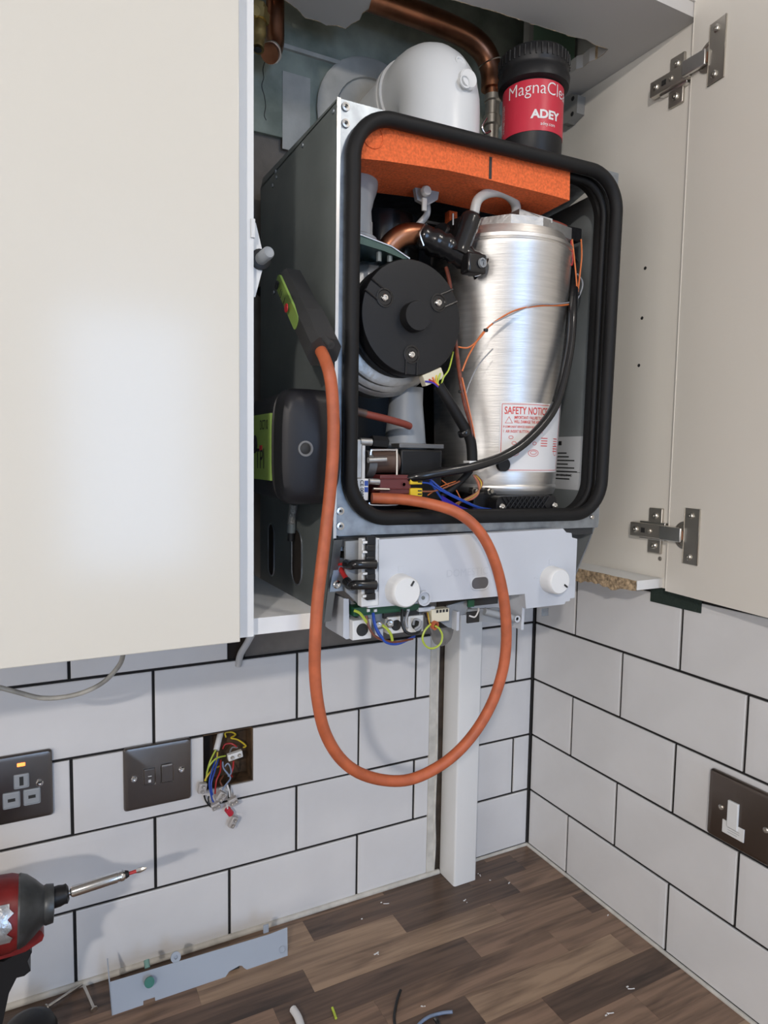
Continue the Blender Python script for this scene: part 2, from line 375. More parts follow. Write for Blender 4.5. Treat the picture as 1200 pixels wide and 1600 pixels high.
# cable hole by the left cabinet
box('cable_hole', (-.5471, .0075, ZL[4]), (-.5214, .0095, ZB), M_dark, wb)
# upper wall: plasterboard above mortar
box('plasterboard', (-.62, .002, 1.135), (-.02, .009, 1.5), M_green, wb)
box('plaster_repair', (-.470, .0010, 1.120), (-.43, .0022, 1.222), M_plaster, wb)
box('batten', (-.52, -.003, 1.250), (-.19, .002, 1.2555), M_plaster, wb)
lathe('plaster_ring', [(.084, 0), (.086, -.004), (.082, -.007), (.058, -.006), (.057, -.002), (0, -.002)], (-.335, .002, 1.187), (0, 1, 0), M_plaster, wb)
tube('crack', [at(x, y, Y=.0018) for x, y in ((414, 96), (411, 108), (412, 122), (409, 134), (413, 150), (415, 166), (413, 180), (416, 188))], .0005, M_ink, wb)
lathe('wall_plug', [(.0065, 0), (.0065, -.004), (.003, -.004), (.003, 0)], at(407, 456, Y=.008), (0, 1, 0), M_dark, wb, 14)
tag(box('void_light_blocker', (-.62, -.29, 1.2885), (.0085, -.272, 1.4995), M_paint), kind='structure')  # unseen board added to keep light out of the void above the cabinet
p = at(833, 50, Y=-.05)
box('board_offcut', (p.x, -.05, 1.29), (.0, -.038, 1.499), M_green2, wb); box('board_edge', (p.x-.008, -.051, 1.29), (p.x, -.037, 1.499), M_plaster, wb)

# ------------------------------------------------------------------ junction box full of wires
jb = thing('junction_box', ((hx0+hx1)/2, .03, hz0), 'open rusty back box in a square hole in the left tiled wall', 'electrical box')
bm = bmesh.new()
for lo, hi in (((hx0, .034, hz0), (hx1, .036, hz1)), ((hx0, .004, hz0), (hx0+.0015, .036, hz1)), ((hx1-.0015, .004, hz0), (hx1, .036, hz1)), ((hx0, .004, hz0), (hx1, .036, hz0+.0015)), ((hx0, .004, hz1-.0015), (hx1, .036, hz1))): bm_box(bm, lo, hi)
fin('shell', bm, M_rust, jb); box('dark_void', (hx0+.002, .030, hz0+.002), (hx0+.020, .0335, hz1-.002), M_dark, jb)
def J(px, py, y=0.0): return at(px, py, Y=y)
tube('cable_sheath', [J(345, 1144, .02), J(342, 1156, .010), J(338, 1172, .002)], .0042, WIRE['white'], jb, seg=12)
def wires(spec, par, r=.0012):
    for c, pts in spec: tube('wire', [J(*q) for q in pts], r, WIRE[c], par, n=5, seg=6)
wires([('lime', [(337, 1172, .0), (329, 1188, -.006), (324, 1205, -.008), (322, 1220, -.006)]), ('lime', [(352, 1181, -.004), (338, 1185, -.012), (327, 1197, -.014), (323, 1208, -.008)]),
       ('yellow', [(343, 1197, .004), (333, 1202, -.004), (325, 1211, -.010), (320, 1220, -.010)]), ('yellow', [(340, 1175, .004), (338, 1188, .0), (330, 1204, -.004)]),
       ('yellow', [(353, 1152, .02), (352, 1145, .02), (362, 1144, .02), (368, 1148, .02), (361, 1153, .012), (372, 1156, .014), (384, 1165, .012), (380, 1168, .014)]),
       ('blue', [(339, 1180, .004), (331, 1205, -.010), (327, 1225, -.016), (331, 1247, -.014), (334, 1254, -.014)]), ('blue', [(342, 1183, .004), (335, 1206, -.010), (330, 1225, -.018), (332, 1242, -.016)]),
       ('bluegrey', [(348, 1190, .004), (349, 1200, .0), (355, 1208, -.004), (360, 1216, -.008), (353, 1226, -.012), (347, 1234, -.014)]),
       ('bluegrey', [(351, 1198, .006), (356, 1193, .006), (360, 1199, .002), (361, 1208, -.004), (356, 1213, -.006)]),
       ('red', [(345, 1188, .006), (344, 1205, -.006), (338, 1220, -.012), (336, 1240, -.012)]), ('red', [(365, 1189, .0), (364, 1200, .0), (361, 1210, -.002), (363, 1214, .004)]),
       ('red', [(348, 1170, .012), (352, 1163, .012), (362, 1162, .012), (370, 1167, .006)]), ('brown', [(349, 1212, .0), (344, 1220, -.006), (347, 1228, -.010)]),
       ('grey', [(359, 1175, .006), (363, 1168, .012), (371, 1168, .014)]), ('black', [(319, 1243, -.006), (322, 1252, -.012), (329, 1260, -.014), (336, 1262, -.016)]),
       ('black', [(326, 1244, -.012), (326, 1254, -.014), (332, 1259, -.016)]), ('white', [(355, 1226, -.01), (358, 1236, -.014), (359, 1245, -.014)]), ('white', [(355, 1256, -.012), (356, 1264, -.012), (361, 1272, -.010)])], jb)
tube('tape_wrap', [J(355, 1264, -.012), J(361, 1272, -.011)], .0045, M_redl, jb, seg=8)
def conn(px, py, y, ang, w=.016, h=.009, mt=None):
    c = J(px, py, y); ux = V((math.cos(ang), 0, math.sin(ang))); uz = V((-math.sin(ang), 0, math.cos(ang))); bm = bmesh.new()
    F = Matrix((( ux.x, 0, uz.x, c.x), (0, 1, 0, c.y), (ux.z, 0, uz.z, c.z), (0, 0, 0, 1)))
    bm_box(bm, (-w/2, -.004, -h/2), (w/2, .004, h/2), F)
    o = fin('terminal_connector', bm, mt or M_con, jb, .5, .0012)
    for s in (-1, 1):
        bm = bmesh.new(); q = F @ V((s*w*.24, -.004, 0))
        bm_lathe(bm, [(.0028, 0), (.0028, .0012), (.0018, .0012), (.0018, .0004), (0, .0004)], q, (0, -1, 0), 10); fin('terminal_screw', bm, M_screw, o, .5)
conn(367, 1180, -.004, .15, .021, .0095, M_white); conn(316, 1231, -.010, 1.4, .014, .011); conn(345, 1244, -.018, .9, .013, .011); conn(337, 1259, -.018, .3, .012, .009)
conn(364, 1252, -.014, .3, .013, .011); conn(364, 1284, -.012, 1.1, .016, .0085)

# ------------------------------------------------------------------ switch plates on the walls
def plate_back(name, x0, x1, z0, z1, label, cat, y=-.0008):
    t = thing(name, ((x0+x1)/2, y, z0), label, cat); c = [(x0, y, z0), (x1, y, z0), (x1, y, z1), (x0, y, z1)]
    bm = bmesh.new(); rg = []
    for ins, d in ((0, 0), (0, .0025), (.0016, .0048), (.0045, .0055)):
        q = rrect([V((x0+ins, y-d, z0+ins)), V((x1-ins, y-d, z0+ins)), V((x1-ins, y-d, z1-ins)), V((x0+ins, y-d, z1-ins))], 4, .004)
        rg.append([bm.verts.new(v) for v in q])
    for A, B in zip(rg, rg[1:]):
        for k in range(len(A)): bm.faces.new((A[k], A[(k+1) % len(A)], B[(k+1) % len(A)], B[k]))
    bm.faces.new(rg[-1]); bm.faces.new(rg[0][::-1]); fin('plate', bm, M_plate, t, .35); return t
yp = -.0063
sp = plate_back('fused_spur', -.688, -.6005, .2255, .312, 'square brushed steel fused spur with dark rocker beside the open box', 'switch')
def rect_on(name, x0, y0, x1, y1, d, mt, par, bev=.0008, yy=yp):
    a = at(x0, y1, Y=yy); b = at(x1, y0, Y=yy); return box(name, (a.x, yy-d, a.z), (b.x, yy+.0004, b.z), mt, par, bev)
fh = rect_on('fuse_holder', 225, 1199, 242, 1226, .0022, M_plate, sp); rect_on('fuse_print', 231.5, 1212, 237, 1214, .00001, M_paper, fh, 0, yp-.0023); rect_on('fuse_print', 232, 1218, 236, 1223, .00001, M_paper, fh, 0, yp-.0023)
rc = rect_on('rocker', 252, 1193, 270, 1222, .003, M_plate, sp)
def frame_on(x0, y0, x1, y1, par, e=.0):
    c_ = [at(x, y, Y=yp-.0004) for x, y in ((x0, y0+2), (x1, y0), (x1, y1-2), (x0, y1))]
    tube('frame', c_, .0005, M_hlight, par, n=1, seg=6, closed=True)
frame_on(224, 1200, 243, 1227, sp); frame_on(251, 1194, 271, 1223, sp); rect_on('bright_edge', 253, 1193, 269, 1197.5, .0005, M_hlight, rc, 0, yp-.003)
for px, py in ((209.5, 1217.5), (283.5, 1202.5)): screw(at(px, py, Y=yp), (0, -1, 0), .0042, sp, M_chrome)
x0 = at(81, 1175, Y=0).x
so = plate_back('double_socket', x0-.146, x0, .2425, .3285, 'brushed steel double socket with glowing orange neon at the left edge', 'socket')
def hole(px, py, w, h):
    c = at(px, py, Y=yp); o = box('socket_insert', (c.x-w, yp-.001, c.z-w*1.05), (c.x+w, yp+.0004, c.z+w*1.05), M_grey2, so, .002)
    box('slot', (c.x-h[0], yp-.0013, c.z-h[1]), (c.x+h[0], yp-.0008, c.z+h[1]), M_ink, o)
hole(33.5, 1220, .0085, (.0022, .0055)); hole(18, 1250, .0095, (.004, .002)); hole(50, 1244, .0095, (.004, .002))
hole(-70, 1241, .0085, (.0022, .0055)); hole(-86, 1272, .0095, (.004, .002)); hole(-50, 1266, .0095, (.004, .002))
c = at(33, 1194.5, Y=yp); box('neon', (c.x-.0045, yp-.0012, c.z-.0022), (c.x+.0045, yp, c.z+.0022), M_neon, so, .0008)
screw(at(62, 1223, Y=yp), (0, -1, 0), .0044, so, M_chrome)
# right wall spur: built in wall coordinates, plate normal towards -X
z0, z1 = .212, .3005; y0, y1 = -.3625, -.449
rs = thing('flex_outlet', (0, (y0+y1)/2, z0), 'dark bronze plate with white rocker switch on the right tiled wall', 'switch')
bm = bmesh.new(); rg = []
for ins, d in ((0, 0), (0, .003), (.0018, .0052), (.0046, .006)):
    q = rrect([V((-d-.0008, y1+ins, z0+ins)), V((-d-.0008, y0-ins, z0+ins)), V((-d-.0008, y0-ins, z1-ins)), V((-d-.0008, y1+ins, z1-ins))], 4, .004); rg.append([bm.verts.new(v) for v in q])
for A, B in zip(rg, rg[1:]):
    for k in range(len(A)): bm.faces.new((A[k], A[(k+1) % len(A)], B[(k+1) % len(A)], B[k]))
bm.faces.new(rg[-1]); bm.faces.new(rg[0][::-1]); fin('plate', bm, mat('bronze_plate', (.16, .13, .11), .33, .9), rs, .35)
def rectR(name, x0, ya, x1, yb, d, mt, par, xx=-.0069, bev=.0008):
    a = at(x0, ya, X=xx); b = at(x1, yb, X=xx); zz = sorted((a.z, b.z)); return box(name, (xx-d, b.y, zz[0]), (xx, a.y, zz[1]), mt, par, bev)
a = at(1140, 1301, X=-.007); b = at(1181, 1297, X=-.007)
ba = box('switch_base', (-.0085, -.4165, .2265), (-.0068, -.3865, .2435), M_white, rs, .0006)
rk = box('rocker', (-.0105, -.4080, .2435-.006), (-.0068, -.3935, .2725), M_white, rs, .001)
lines('base_print', [(0, 0, .016, .0006), (0, -.003, .016, -.0024), (0, -.006, .013, -.0054)], (-.0086, -.3945, .236), (0, -1, 0), (0, 0, 1), M_grey2, ba)
for px, py in ((1127, 1261), (1197, 1297)): screw(at(px, py, X=-.0068), (-1, 0, 0), .0035, rs, M_nickel)

# ------------------------------------------------------------------ cabinets
lc = thing('wall_cabinet', (-.92, -.15, ZB), 'closed wall cabinet with a glossy cream door left of the boiler', 'cabinet')
box('door', (-1.22, -.322, ZB), (-.6195, -.303, 1.29), M_door, lc, .001)
box('carcass', (-1.22, -.3005, ZB), (-.6185, .0085, 1.2885), M_mel, lc)
bc = thing('boiler_cabinet', (-.3, -.15, ZB), 'open white boiler cabinet with cut out bottom and top, right door swung open', 'cabinet')
sp_ = box('side_panel', (-.6182, -.3005, ZB-.002), (-.6005, .0085, 1.2885), M_edge, bc)
spr = box('side_panel', (-.008, -.2875, .524), (.0085, .0085, 1.2885), M_mel, bc)
hp = [(-.6, -.2875), (-.0085, -.2875), (-.0085, .001), (-.055, .001), (-.0654, -.127), (-.060, -.135), (-.0625, -.150), (-.058, -.160), (-.061, -.1846), (-.082, -.183), (-.103, -.1862), (-.125, -.182), (-.155, -.180), (-.19, -.1769), (-.24, -.1744),
      (-.306, -.166), (-.36, -.160), (-.385, -.140), (-.395, -.117), (-.390, -.100), (-.3934, -.0898), (-.391, -.075), (-.397, -.062), (-.3995, -.049), (-.412, -.050), (-.425, -.043), (-.440, -.047), (-.4556, -.0438), (-.470, -.056), (-.4907, -.0642), (-.505, -.066), (-.53, -.054), (-.555, -.060), (-.58, -.052), (-.6, -.05)]
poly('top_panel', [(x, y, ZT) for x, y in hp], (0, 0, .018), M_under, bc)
bm = bmesh.new(); ed = [V((x, y, 0)) for x, y in hp[4:]]; last = None
for a_, b_ in zip(ed, ed[1:]):     # torn chipboard core showing along the cut
    nr = (b_-a_).cross(EZ).normalized(); n_ = max(1, int((b_-a_).length/.006))
    for k in range(n_):
        p_ = a_+(b_-a_)*k/n_-nr*random.uniform(-.0002, .0012); cur = (bm.verts.new((p_.x, p_.y, ZT-random.uniform(.0, .0012))), bm.verts.new((p_.x, p_.y, ZT+.0182)))
        if last: bm.faces.new((last[0], last[1], cur[1], cur[0]))
        last = cur
fin('torn_edge', bm, M_chip, bc)
box('bottom_panel', (-.6003, -.2870, .524), (-.5255, .006, .5405), M_edge, bc, .0004)
jag = [(-.0581, -.276)]+[(-.0570+random.uniform(-.0006, .0010), -.276+.0125*k) for k in range(1, 17)]
poly('bottom_panel', [(x, y, .5245) for x, y in jag]+[(-.0083, jag[-1][1], .5245), (-.0083, -.276, .5245)], (0, 0, .013), M_edge, bc)
bm = bmesh.new()   # broken chipboard face of the sawn right panel
n = 26; rows_ = []
for k in range(n+1):
    y = -.2757+.0075*k; lo = .524-(.006*(.5+.5*math.sin(k*.55-1))+random.uniform(0, .004))*(1 if 4 < k < 30 else .3)
    rows_.append([bm.verts.new((-.0586-random.uniform(0, .0016), y, z)) for z in (lo, .5262, .531, .5375-random.uniform(0, .0006))]+[bm.verts.new((-.05, y, .5372)), bm.verts.new((-.045, y, .5235))])
for A, B in zip(rows_, rows_[1:]):
    for q in range(5): bm.faces.new((A[q], A[q+1], B[q+1], B[q]))
    bm.faces.new((A[5], A[0], B[0], B[5]))
fin('broken_edge', bm, M_chip, bc)
# right door, hinged open past square
dd = V((-.141, -.990, 0)); dn = V((.990, -.141, 0)); h0 = V((-.0165, -.2885, .5235))
def dbox(bm, a, b, c, d, e, f):   # along door, out of the door, height
    F = Matrix(((dd.x, dn.x, 0, h0.x), (dd.y, dn.y, 0, h0.y), (0, 0, 1, h0.z), (0, 0, 0, 1))); return bm_box(bm, (a, c, e), (b, d, f), F)
bm = bmesh.new(); dbox(bm, 0, .597, 0, .018, 0, .775); fin('door', bm, M_mel, bc, .5, .0008)
def hinge(z, skew):
    h = fin('hinge', (lambda b: (bm_box(b, (-.022, -.289, z-.0100), (-.012, -.226, z+.0100)), b)[1])(bmesh.new()), M_nickel, bc, .5, .0015)
    bm = bmesh.new(); bm_box(bm, (-.0125, -.273, z-.032), (-.0083, -.250, z+.032)); fin('mounting_plate', bm, M_nickel, h, .5, .0015)
    bm = bmesh.new(); bm_box(bm, (-.0165, -.282, z-.0125), (-.0083, -.238, z+.0125)); fin('plate_body', bm, M_hlight, h, .5, .001)
    bm = bmesh.new(); bm_box(bm, (-.0275, -.316, z-.0095), (-.0225, -.282, z+.0095)); fin('link_arm', bm, M_hlight, h, .5, .001)
    bm = bmesh.new(); bm_box(bm, (-.0235, -.3165, z-.006), (-.0195, -.310, z+.006)); fin('pivot_block', bm, M_copper, h)
    bm = bmesh.new(); dbox(bm, .030, .055, -.0022, .0, z-h0.z-.036, z-h0.z+.036); fin('cup_plate', bm, M_nickel, h, .5, .0006)
    c = h0+dd*.030+EZ*(z-h0.z); bm = bmesh.new(); bm_lathe(bm, [(.0185, 0), (.0185, .0017), (.015, .0019), (.0145, .0004), (0, .0004)], c, -dn, 24); fin('cup', bm, M_nickel, h, .5)
    for q in (-1, 1):
        c = h0+dd*.0410-dn*.0022+EZ*(z-h0.z+q*.027); bm = bmesh.new(); bm_screw(bm, c, -dn, .0045); fin('screw', bm, M_screw, h, .5)
        bm = bmesh.new(); bm_screw(bm, V((-.0125, -.2615, z+q*.021)), (-1, 0, 0), .0048); fin('screw', bm, M_screw, h, .5)
    bm = bmesh.new(); bm_screw(bm, V((-.022, -.236, z)), (-1, 0, 0), .0045); fin('screw', bm, M_screw, h, .5)
    bm = bmesh.new(); bm_box(bm, (-.0223, -.253, z-.0035), (-.0218, -.246, z+.0035)); fin('slot', bm, M_ink, h)
    bm = bmesh.new(); bm_screw(bm, V((-.022, -.261, z)), (-1, 0, 0), .0035); fin('screw', bm, M_nickel, h, .5)
hinge(1.206, 0); hinge(.603, 0)
for px, py, r in ((1008, 419, .0024), (1003, 497, .0024), (998, 571, .0024), (1090, 62, .003), (1031, 855, .0042), (1031, 873, .0032)):
    p = at(px, py, X=-.0083); lathe('shelf_hole', [(r, 0), (r, -.0005), (r*.6, -.0005), (r*.55, .0004), (0, .0004)], p, (-1, 0, 0), M_nickel if r > .003 else M_ink, bc, 12)
# plastic buffer clipped to the left panel
bf = thing('door_buffer', (-.602, -.2835, .845), 'white plastic bumper clip with grey rubber nose on the left cabinet panel edge', 'bumper')
cz = at(400, 403, X=-.598, Y=None).z
pr = [(0, -.0345), (.004, -.0345), (.0105, -.010), (.0115, .0), (.0105, .010), (.0045, .033), (0, .033)]
cz = at(397, 403, Y=-.285).z-.003
poly('clip', [(-.6004+x, -.292, cz+z) for x, z in pr], (0, .009, 0), M_white, bf, .0008)
box('clip_tab', (-.6035, -.3025, cz+.016), (-.5995, -.290, cz+.033), M_white, bf, .0006)
lathe('collar', [(.0095, 0), (.0095, .003), (.007, .004), (0, .004)], (-.592, -.292, cz), (0, -1, 0), M_black, bf, 20)
lathe('rubber_nose', [(.0058, 0), (.0056, .017), (.0048, .0185), (.0036, .0178), (0, .0178)], (-.592, -.295, cz), (.12, -1, .12), M_grey2, bf, 20)

# ------------------------------------------------------------------ boiler
YF = -.270
bo = thing('boiler', (-.3, -.15, .52), 'wall hung gas boiler with its front cover off, black seal round the open chamber', 'boiler')
XL = -.505; XR = -.094
# left side panel with lower cut outs and tapering foot
bx = []
sl = [(-.012, 1.071), (-.268, 1.0605), (YF, 1.058), (YF, .625), (-.262, .595), (-.248, .519), (-.100, .519), (-.012, .519), (-.012, 1.055)]
poly('side_panel', [(XL, y, z) for y, z in [(-.268, 1.059), (YF, 1.056), (YF, .62), (-.262, .59), (-.245, .517), (-.012, .517), (-.012, 1.055), (-.022, 1.066)]], (.0015, 0, 0), M_galvd, bo)
def slot_on_side(yc, z0, z1, w):
    pts = rrect([V((XL-.0004, yc-w, z0)), V((XL-.0004, yc+w, z0)), V((XL-.0004, yc+w, z1)), V((XL-.0004, yc-w, z1))], 5, w*.98)
    poly('slot', pts, (.0003, 0, 0), M_dark, bo); tube('slot_rim', [p for p in pts if p.y > yc-w*.2 or True], .0011, M_galv, bo, n=1, seg=6, closed=True)
slot_on_side(-.062, .54, .610, .012); slot_on_side(-.160, .545, .612, .017)
box('side_panel', (XR-.0015, YF+.10, .62), (XR, -.012, 1.055), M_galvd, bo)
tp = poly('top_plate', [(XL, YF+.001, 1.0555), (-.135, YF+.001, 1.0605), (XR, -.15, 1.0605), (XR, -.012, 1.0605), (XL, -.012, 1.0555)], (0, 0, .0015), M_galv, bo)
box('back_plate', (XL+.002, -.014, .60), (XR-.002, -.012, 1.054), mat('dark_back', (.03, .031, .032), .6), bo)
poly('chamber_floor', [(XL+.002, YF+.006, .612), (-.137, YF+.006, .612), (-.126, YF+.05, .612), (XR-.002, YF+.11, .612), (XR-.002, -.015, .612), (XL+.002, -.015, .612)], (0, 0, .0025), mat('dark_back', (.03, .031, .032), .6), bo)
IWX = lambda y: -.1185+.0135*(y+.26)/.20
poly('inner_wall', [(IWX(-.26), -.26, .616), (IWX(-.02), -.02, .616), (IWX(-.02), -.02, 1.052), (IWX(-.26), -.26, 1.052)], (.0012, 0, 0), M_inner, bo)
def on_wall(px, py):
    y = -.2
    for _ in range(12): p = at(px, py, X=IWX(y)); y = p.y
    return p
# front flange and seal
of = rrect([V((XL-.0005, YF, .6165)), V((-.1285, YF, .6125)), V((-.118, YF, 1.0625)), V((XL-.0005, YF, 1.0585))], 9, .002)
inn = rrect([V((-.4855, YF, .636)), V((-.136, YF, .632)), V((-.128, YF, 1.050)), V((-.4855, YF, 1.0425))], 9, .040)
ring('front_flange', of, inn, (0, .0015, 0), M_galv, bo)
sc_ = rrect([V((-.4895, YF-.006, .6345)), V((-.132, YF-.006, .6305)), V((-.1245, YF-.006, 1.0555)), V((-.4895, YF-.006, 1.0475))], 12, .045)
bm = bmesh.new(); bm_tube(bm, sc_, .0078, 14, True); fin('seal', bm, M_rubber, bo, 1.2)
lip = [p+V((0, .014, 0))*1 for p in rrect([V((-.4825, YF-.006, .6385)), V((-.1385, YF-.006, .6340)), V((-.132, YF-.006, 1.048)), V((-.4825, YF-.006, 1.040))], 12, .040)]
bm = bmesh.new(); bm_tube(bm, lip, .0042, 10, True); fin('seal_lip', bm, M_rubber, bo, 1.2)
# deep black frame inside the seal
ring('seal_channel', [p+V((0, .010, 0)) for p in sc_], [p+V((0, .010, 0)) for p in lip], (0, .007, 0), M_rubber, bo)
poly('edge_strip', [(XL-.001, YF-.0015, .614), (XL+.0025, YF-.0015, .614), (XL+.0025, YF-.0015, 1.0585), (XL-.001, YF-.0015, 1.0585)], (0, .0012, 0), M_hlight, bo)
for px, py in ((540, 167), (540, 193), (531.5, 798.5), (531.5, 822)):
    p = at(px, py, Y=YF-.0005); lathe('rivet', [(.0044, 0), (.0042, .0014), (.0022, .0018), (.002, .0003), (0, .0003)], p, (0, -1, 0), M_hlight, bo, 14)
    lathe('rivet_core', [(.0016, 0), (.0014, .0012), (0, .0014)], p, (0, -1, 0), M_ink, bo, 8)
screw(at(925, 808, Y=YF-.0005), (0, -1, 0), .003, bo)
for px, py in ((521, 174), (473, 227), (431, 268), (432, 277), (426, 290), (428, 457), (428, 622)): lathe('rivet', [(.0028, 0), (.0024, .0012), (.0012, .0012), (0, .0005)], at(px, py, X=XL-.0003), (-1, 0, 0), M_galv, bo, 10)

IB = lambda px, py, y: at(px, py, Y=y)
# orange foam moulding
ft = [(556, 247), (557, 215), (564, 198), (578, 190), (600, 191), (700, 212), (800, 236), (891, 260), (890, 313), (850, 302), (800, 290), (757, 279), (700, 266), (640, 257), (600, 251)]
FY = -.268
fo = poly('foam_block', [IB(x, y, FY) for x, y in ft], (0, .080, -.003), M_foam, bo, .003)
for (a, b, c, d) in ((606, 262, 662, 279), (729, 284, 766, 300)):
    p = IB(a, b, -.225); q = IB(c, d, -.225); box('foam_boss', (p.x, -.243, q.z), (q.x, -.19, p.z+.010), M_foam, fo, .004)
p = IB(767, 262, FY-.0012); box('foam_slot', (p.x-.0018, FY-.0006, p.z-.012), (p.x+.0018, FY+.001, p.z+.012), M_ink, fo)
p = IB(583, 213, FY-.0005); tube('foam_ring', [p+V((math.cos(a)*.0118, 0, math.sin(a)*.0118)) for a in [k*math.pi/12 for k in range(24)]], .0007, M_foam, fo, n=1, seg=6, closed=True)
# stainless heat exchanger
hx = V((-.222, -.168, 0)); HR = .092
def rz(z): return .082+max(0, z-.68)/.28*.010
he = lathe('heat_exchanger', [(.068, .651), (.079, .655), (.0805, .659), (.0820, .663), (.0820, .666), (.0805, .668), (.0812, .672), (.0816, .676), (.0820, .680), (HR, .958), (HR+.0015, .961), (HR+.0015, .965), (HR-.001, .967), (HR+.0015, .969), (HR+.0015, .973), (HR-.003, .975), (HR-.006, .985), (.03, .986)], hx, (0, 0, 1), M_ss, bo, 72)
def CY(u, z, off=.0006):   # point on the cylinder: arc position u (m) measured from the camera-side line
    a = u/.082; return V((hx.x+math.sin(a)*(rz(z)+off), hx.y-math.cos(a)*(rz(z)+off), z))
poly('cast_cap', [(x, y, z+.006) for x, y, z in [(-.262, -.240, .977), (-.222, -.252, .976), (-.165, -.240, .976), (-.140, -.212, .976), (-.134, -.14, .976), (-.25, -.10, .976), (-.295, -.20, .977)]], (0, 0, .014), M_alu, he, .002)
poly('cast_cap_rib', [(-.252, -.243, .996), (-.252, -.243, 1.004), (-.235, -.246, 1.001), (-.205, -.249, .998), (-.205, -.249, .993)], (0, .04, 0), M_alu, he, .001)
lathe('cap_bolt', [(.004, 0), (.004, .004), (.0025, .005), (.0025, .010), (0, .010)], IB(843, 348, -.235)+V((0, 0, -.004)), (0, 0, 1), M_chrome, he, 12)
# safety notice wrapped on the cylinder
def findu(px, py, off=.0006):
    best = None
    for k in range(-110, 84):
        u = k*.001; p = CY(u, .70, off); q = p-CC; d = [sum(RC[i][j]*q[j] for j in range(3)) for i in range(3)]; x = 600+FPX*d[0]/d[2]
        if best is None or abs(x-px) < best[0]: best = (abs(x-px), u, d[2])
    u = best[1]; z = CC.z
    p = CY(u, .7, off); return u, at(px, py, Y=p.y).z
u0, zt = findu(779, 628); u1, _ = findu(869, 640); _, zb = findu(776, 737); zt -= 0
def curved(name, u0, u1, z0, z1, off, mt, par, n=16):
    bm = bmesh.new(); A = []
    for k in range(n+1):
        u = u0+(u1-u0)*k/n; A.append([bm.verts.new(CY(u, z0, off)), bm.verts.new(CY(u, z1, off)), bm.verts.new(CY(u, z1, 0)), bm.verts.new(CY(u, z0, 0))])
    for a, b in zip(A, A[1:]):
        for q in range(4): bm.faces.new((a[q], b[q], b[(q+1) % 4], a[(q+1) % 4]))
    return fin(name, bm, mt, par, .6)
sn = curved('safety_label', u0, u1, zb, zt, .0006, M_paper, he)
lf = lambda x, y: CY(u0+x, zb+y, .0009)
LW = u1-u0; LH = zt-zb
text('label_title', 'SAFETY NOTICE', .0128, None, None, None, M_rink, sn, .012, fn=lambda x, y: lf(.005+x*.64, LH-.0145+y))
fr = [(.002, LH-.0026, LW-.002, LH-.002), (.002, .002, LW-.002, .0026), (.002, .002, .0026, LH-.002), (LW-.0026, .002, LW-.002, LH-.002)]
lines('label_border', fr, None, None, None, M_rink, sn, lf)
text('label_text', 'IMPORTANT: FAILURE TO RENEW\nWILL DAMAGE THE APPLIANCE', .0052, None, None, None, M_rink, sn, .015, fn=lambda x, y: lf(.017+x*.62, LH-.0205+y))
text('label_text', '1  AIR INSERT BUTTON         2  INSERT', .0048, None, None, None, M_rink, sn, .01, fn=lambda x, y: lf(.004+x*.66, LH-.0375+y))
text('label_text', 'IF COMPONENT SERVICED RENEW BURNER DOOR SEALS', .0038, None, None, None, M_rink, sn, .01, fn=lambda x, y: lf(.004+x*.6, LH-.0315+y))
def ringlines(cx, cy, rx, ry, n=18, t=.0006):
    bm = bmesh.new()
    for k in range(n):
        a, b = 2*math.pi*k/n, 2*math.pi*(k+1)/n
        bm.faces.new([bm.verts.new(lf(cx+math.cos(s)*(rx-q), cy+math.sin(s)*(ry-q))) for s, q in ((a, 0), (b, 0), (b, t), (a, t))])
    me = bpy.data.meshes.new('label_diagram'); bm.to_mesh(me); bm.free(); me.materials.append(M_rink); newo('label_diagram', me, sn)
for cx in (.017, .045): ringlines(cx, .024, .008, .0045); ringlines(cx, .0245, .005, .0025); ringlines(cx+.001, .036, .003, .0022); ringlines(cx-.003, .043, .003, .0022)
ringlines(LW-.010, .028, .006, .007); 
bm = bmesh.new()
for k in range(3):
    tri = [(.006, LH-.026), (.0155, LH-.026), (.01075, LH-.0175)]; a, b = tri[k], tri[(k+1) % 3]; cx, cy = .01075, LH-.0232
    s = .82; bm.faces.new([bm.verts.new(lf(*q)) for q in (a, b, (cx+(b[0]-cx)*s, cy+(b[1]-cy)*s), (cx+(a[0]-cx)*s, cy+(a[1]-cy)*s))])
me = bpy.data.meshes.new('warning_triangle'); bm.to_mesh(me); bm.free(); me.materials.append(M_rink); wtri = newo('warning_triangle', me, sn)
lines('label_lines', [(LW-.018, LH-.044-k*.0032, LW-.006, LH-.043-k*.0032) for k in range(6)]+[(LW*.56, LH-.044-k*.0032, LW*.56+.012, LH-.043-k*.0032) for k in range(4)], None, None, None, M_rink, sn, lf)
# data plate on the right inner wall
la_, lb_ = on_wall(866, 683), on_wall(911, 687); lc_ = on_wall(866, 763)
wn = V((.20, -.0135, 0)).normalized()*-1; wu = V((-.0135, -.20, 0)).normalized()
DL = (lb_-la_).length; DH = la_.z-lc_.z; o0 = V((la_.x, la_.y, lc_.z))
dp = poly('data_label', [o0-EX*.0004, o0-EX*.0004+wu*DL, o0-EX*.0004+wu*DL+EZ*DH, o0-EX*.0004+EZ*DH], (.0003, 0, 0), M_silver, bo); do = o0-EX*.0006
lines('label_lines', [(.004+.0*k, DH-.024-.0052*k, .004+random.uniform(.45, .95)*(DL-.01), DH-.0222-.0052*k) for k in range(8)]+[(.003, .024, DL-.003, .0245), (.0, DH-.012, .018, DH-.006)], do, wu, (0, 0, 1), M_ink, dp)
text('label_text', '230V~50Hz IPX4D', .005, do+wu*.004+EZ*.018, wu, (0, 0, 1), M_ink, dp, .01)
